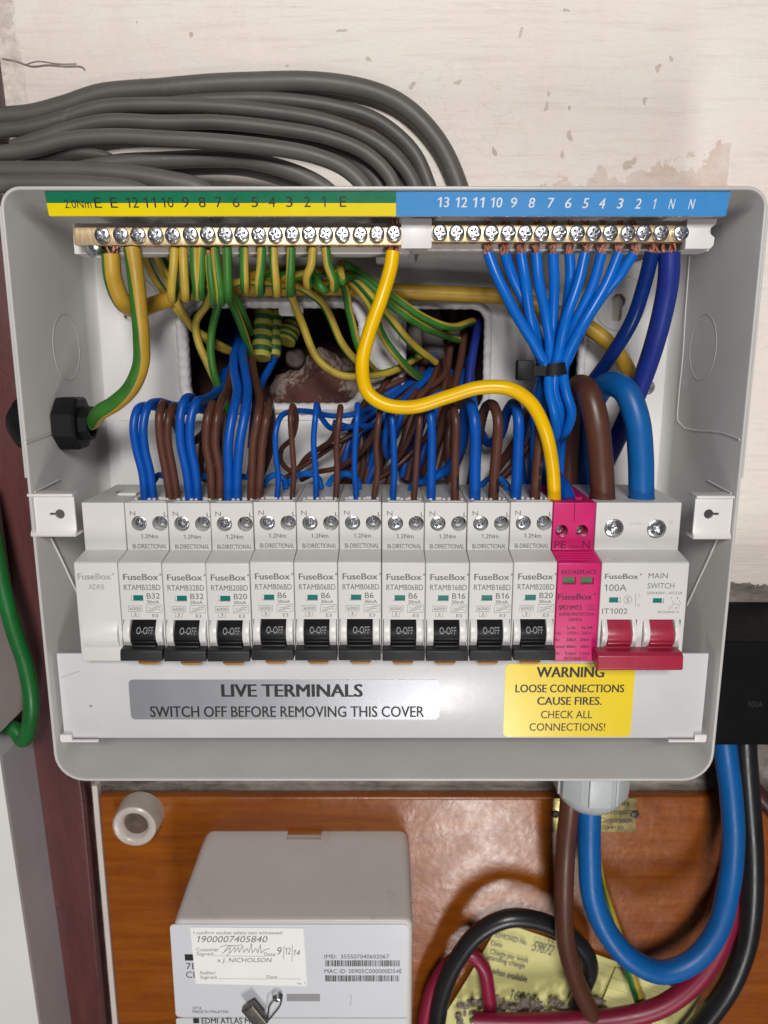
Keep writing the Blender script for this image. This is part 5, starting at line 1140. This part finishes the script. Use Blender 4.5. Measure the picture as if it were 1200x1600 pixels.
# yellow card
def sheet(corners, label, Ys, seed):
    m = MB(); n = 14; rr = random.Random(seed); rows = []
    A, B, C_, D = [Vector(P(x, y, Y)) for (x, y), Y in zip(corners, Ys)]
    for side in (0, .35):
        for i in range(n + 1):
            row = []
            for j in range(n + 1):
                u, v = i / n, j / n
                p = (A * (1 - u) + B * u) * (1 - v) + (D * (1 - u) + C_ * u) * v
                p = p + Vector((0, -1.6 * math.sin(u * 5 + seed) * v - .9 * math.sin(v * 4) + side, 0)); row.append(m.bm.verts.new(p))
            rows.append(row)
    for k in (0, n + 1):
        for i in range(n):
            for j in range(n): m.face((rows[k + i][j], rows[k + i + 1][j], rows[k + i + 1][j + 1], rows[k + i][j + 1]))
    for i in range(n):
        for j in (0, n): m.face((rows[i][j], rows[i + 1][j], rows[n + 2 + i][j], rows[n + 1 + i][j]))
    for j in range(n):
        for i in (0, n): m.face((rows[i][j], rows[i][j + 1], rows[n + 1 + i][j + 1], rows[n + 1 + i][j]))
    return tag(m.build('yellow_card', 'ypaper'), label, 'card')
c1 = sheet(((782, 1440), (990, 1512), (900, 1680), (682, 1605)), 'yellow printed card on the board behind the black loop', (73.4, 73.4, 73, 73), 1)
c2 = sheet(((962, 1512), (1096, 1556), (1040, 1660), (905, 1640)), 'yellow lined slip of paper on the board, right of the brown cable', (71, 71, 71, 71), 2)
m = MB(); ro = -.28; Yt = 70.6
for s_, r in (('REMOVED No.', (773, 1463, 826, 1471)), ('Date', (767, 1472, 786, 1479)), ('Charge per week', (764, 1490, 828, 1500)), ('standing charge', (760, 1499, 822, 1509)), ('when available', (768, 1519, 826, 1529))): m.text(s_, r, Yt, .01, 0, 0, ro)
m.text('59872', (832, 1474, 866, 1490), Yt - .1, -.01, .2, 0, ro); m.text('16007', (796, 1550, 838, 1566), Yt, -.01, 0, 0, ro)
m.build('lettering', 'ink', c1, False)
m = MB()
for k in range(6): m.stroke([(938 + k * 3 - k * 7, 1506 + k * 15), (1075 - k * 8, 1549 + k * 14)], .16, 68.6)
m.stroke([(1072, 1549), (1030, 1600)], .2, 68.6); m.build('ruled_line', 'ink', c2, False)
# crumbled mortar at the bottom
m = MB(); rr = random.Random(9)
for k in range(170):
    bm2 = bmesh.new(); bmesh.ops.create_icosphere(bm2, subdivisions=1, radius=1)
    c = Vector(P(rr.uniform(715, 945), 1592 + rr.uniform(-30, 24), rr.uniform(58, 69))); s3 = [rr.uniform(0.7, 3.0) for _ in range(3)]
    vs = [m.bm.verts.new(c + Vector((v.co.x * s3[0], v.co.y * s3[1], v.co.z * s3[2])) * rr.uniform(.8, 1.2)) for v in bm2.verts]
    bm2.verts.index_update()
    for f in bm2.faces: m.face([vs[v.index] for v in f.verts])
    bm2.free()
o = m.build('mortar_debris', 'debris', smooth=False); o['kind'] = 'stuff'; tag(o, 'crumbled grey mortar debris above the crimson cable', 'debris')

for o in list(bpy.data.objects):
    if '_o' in o: del o['_o']
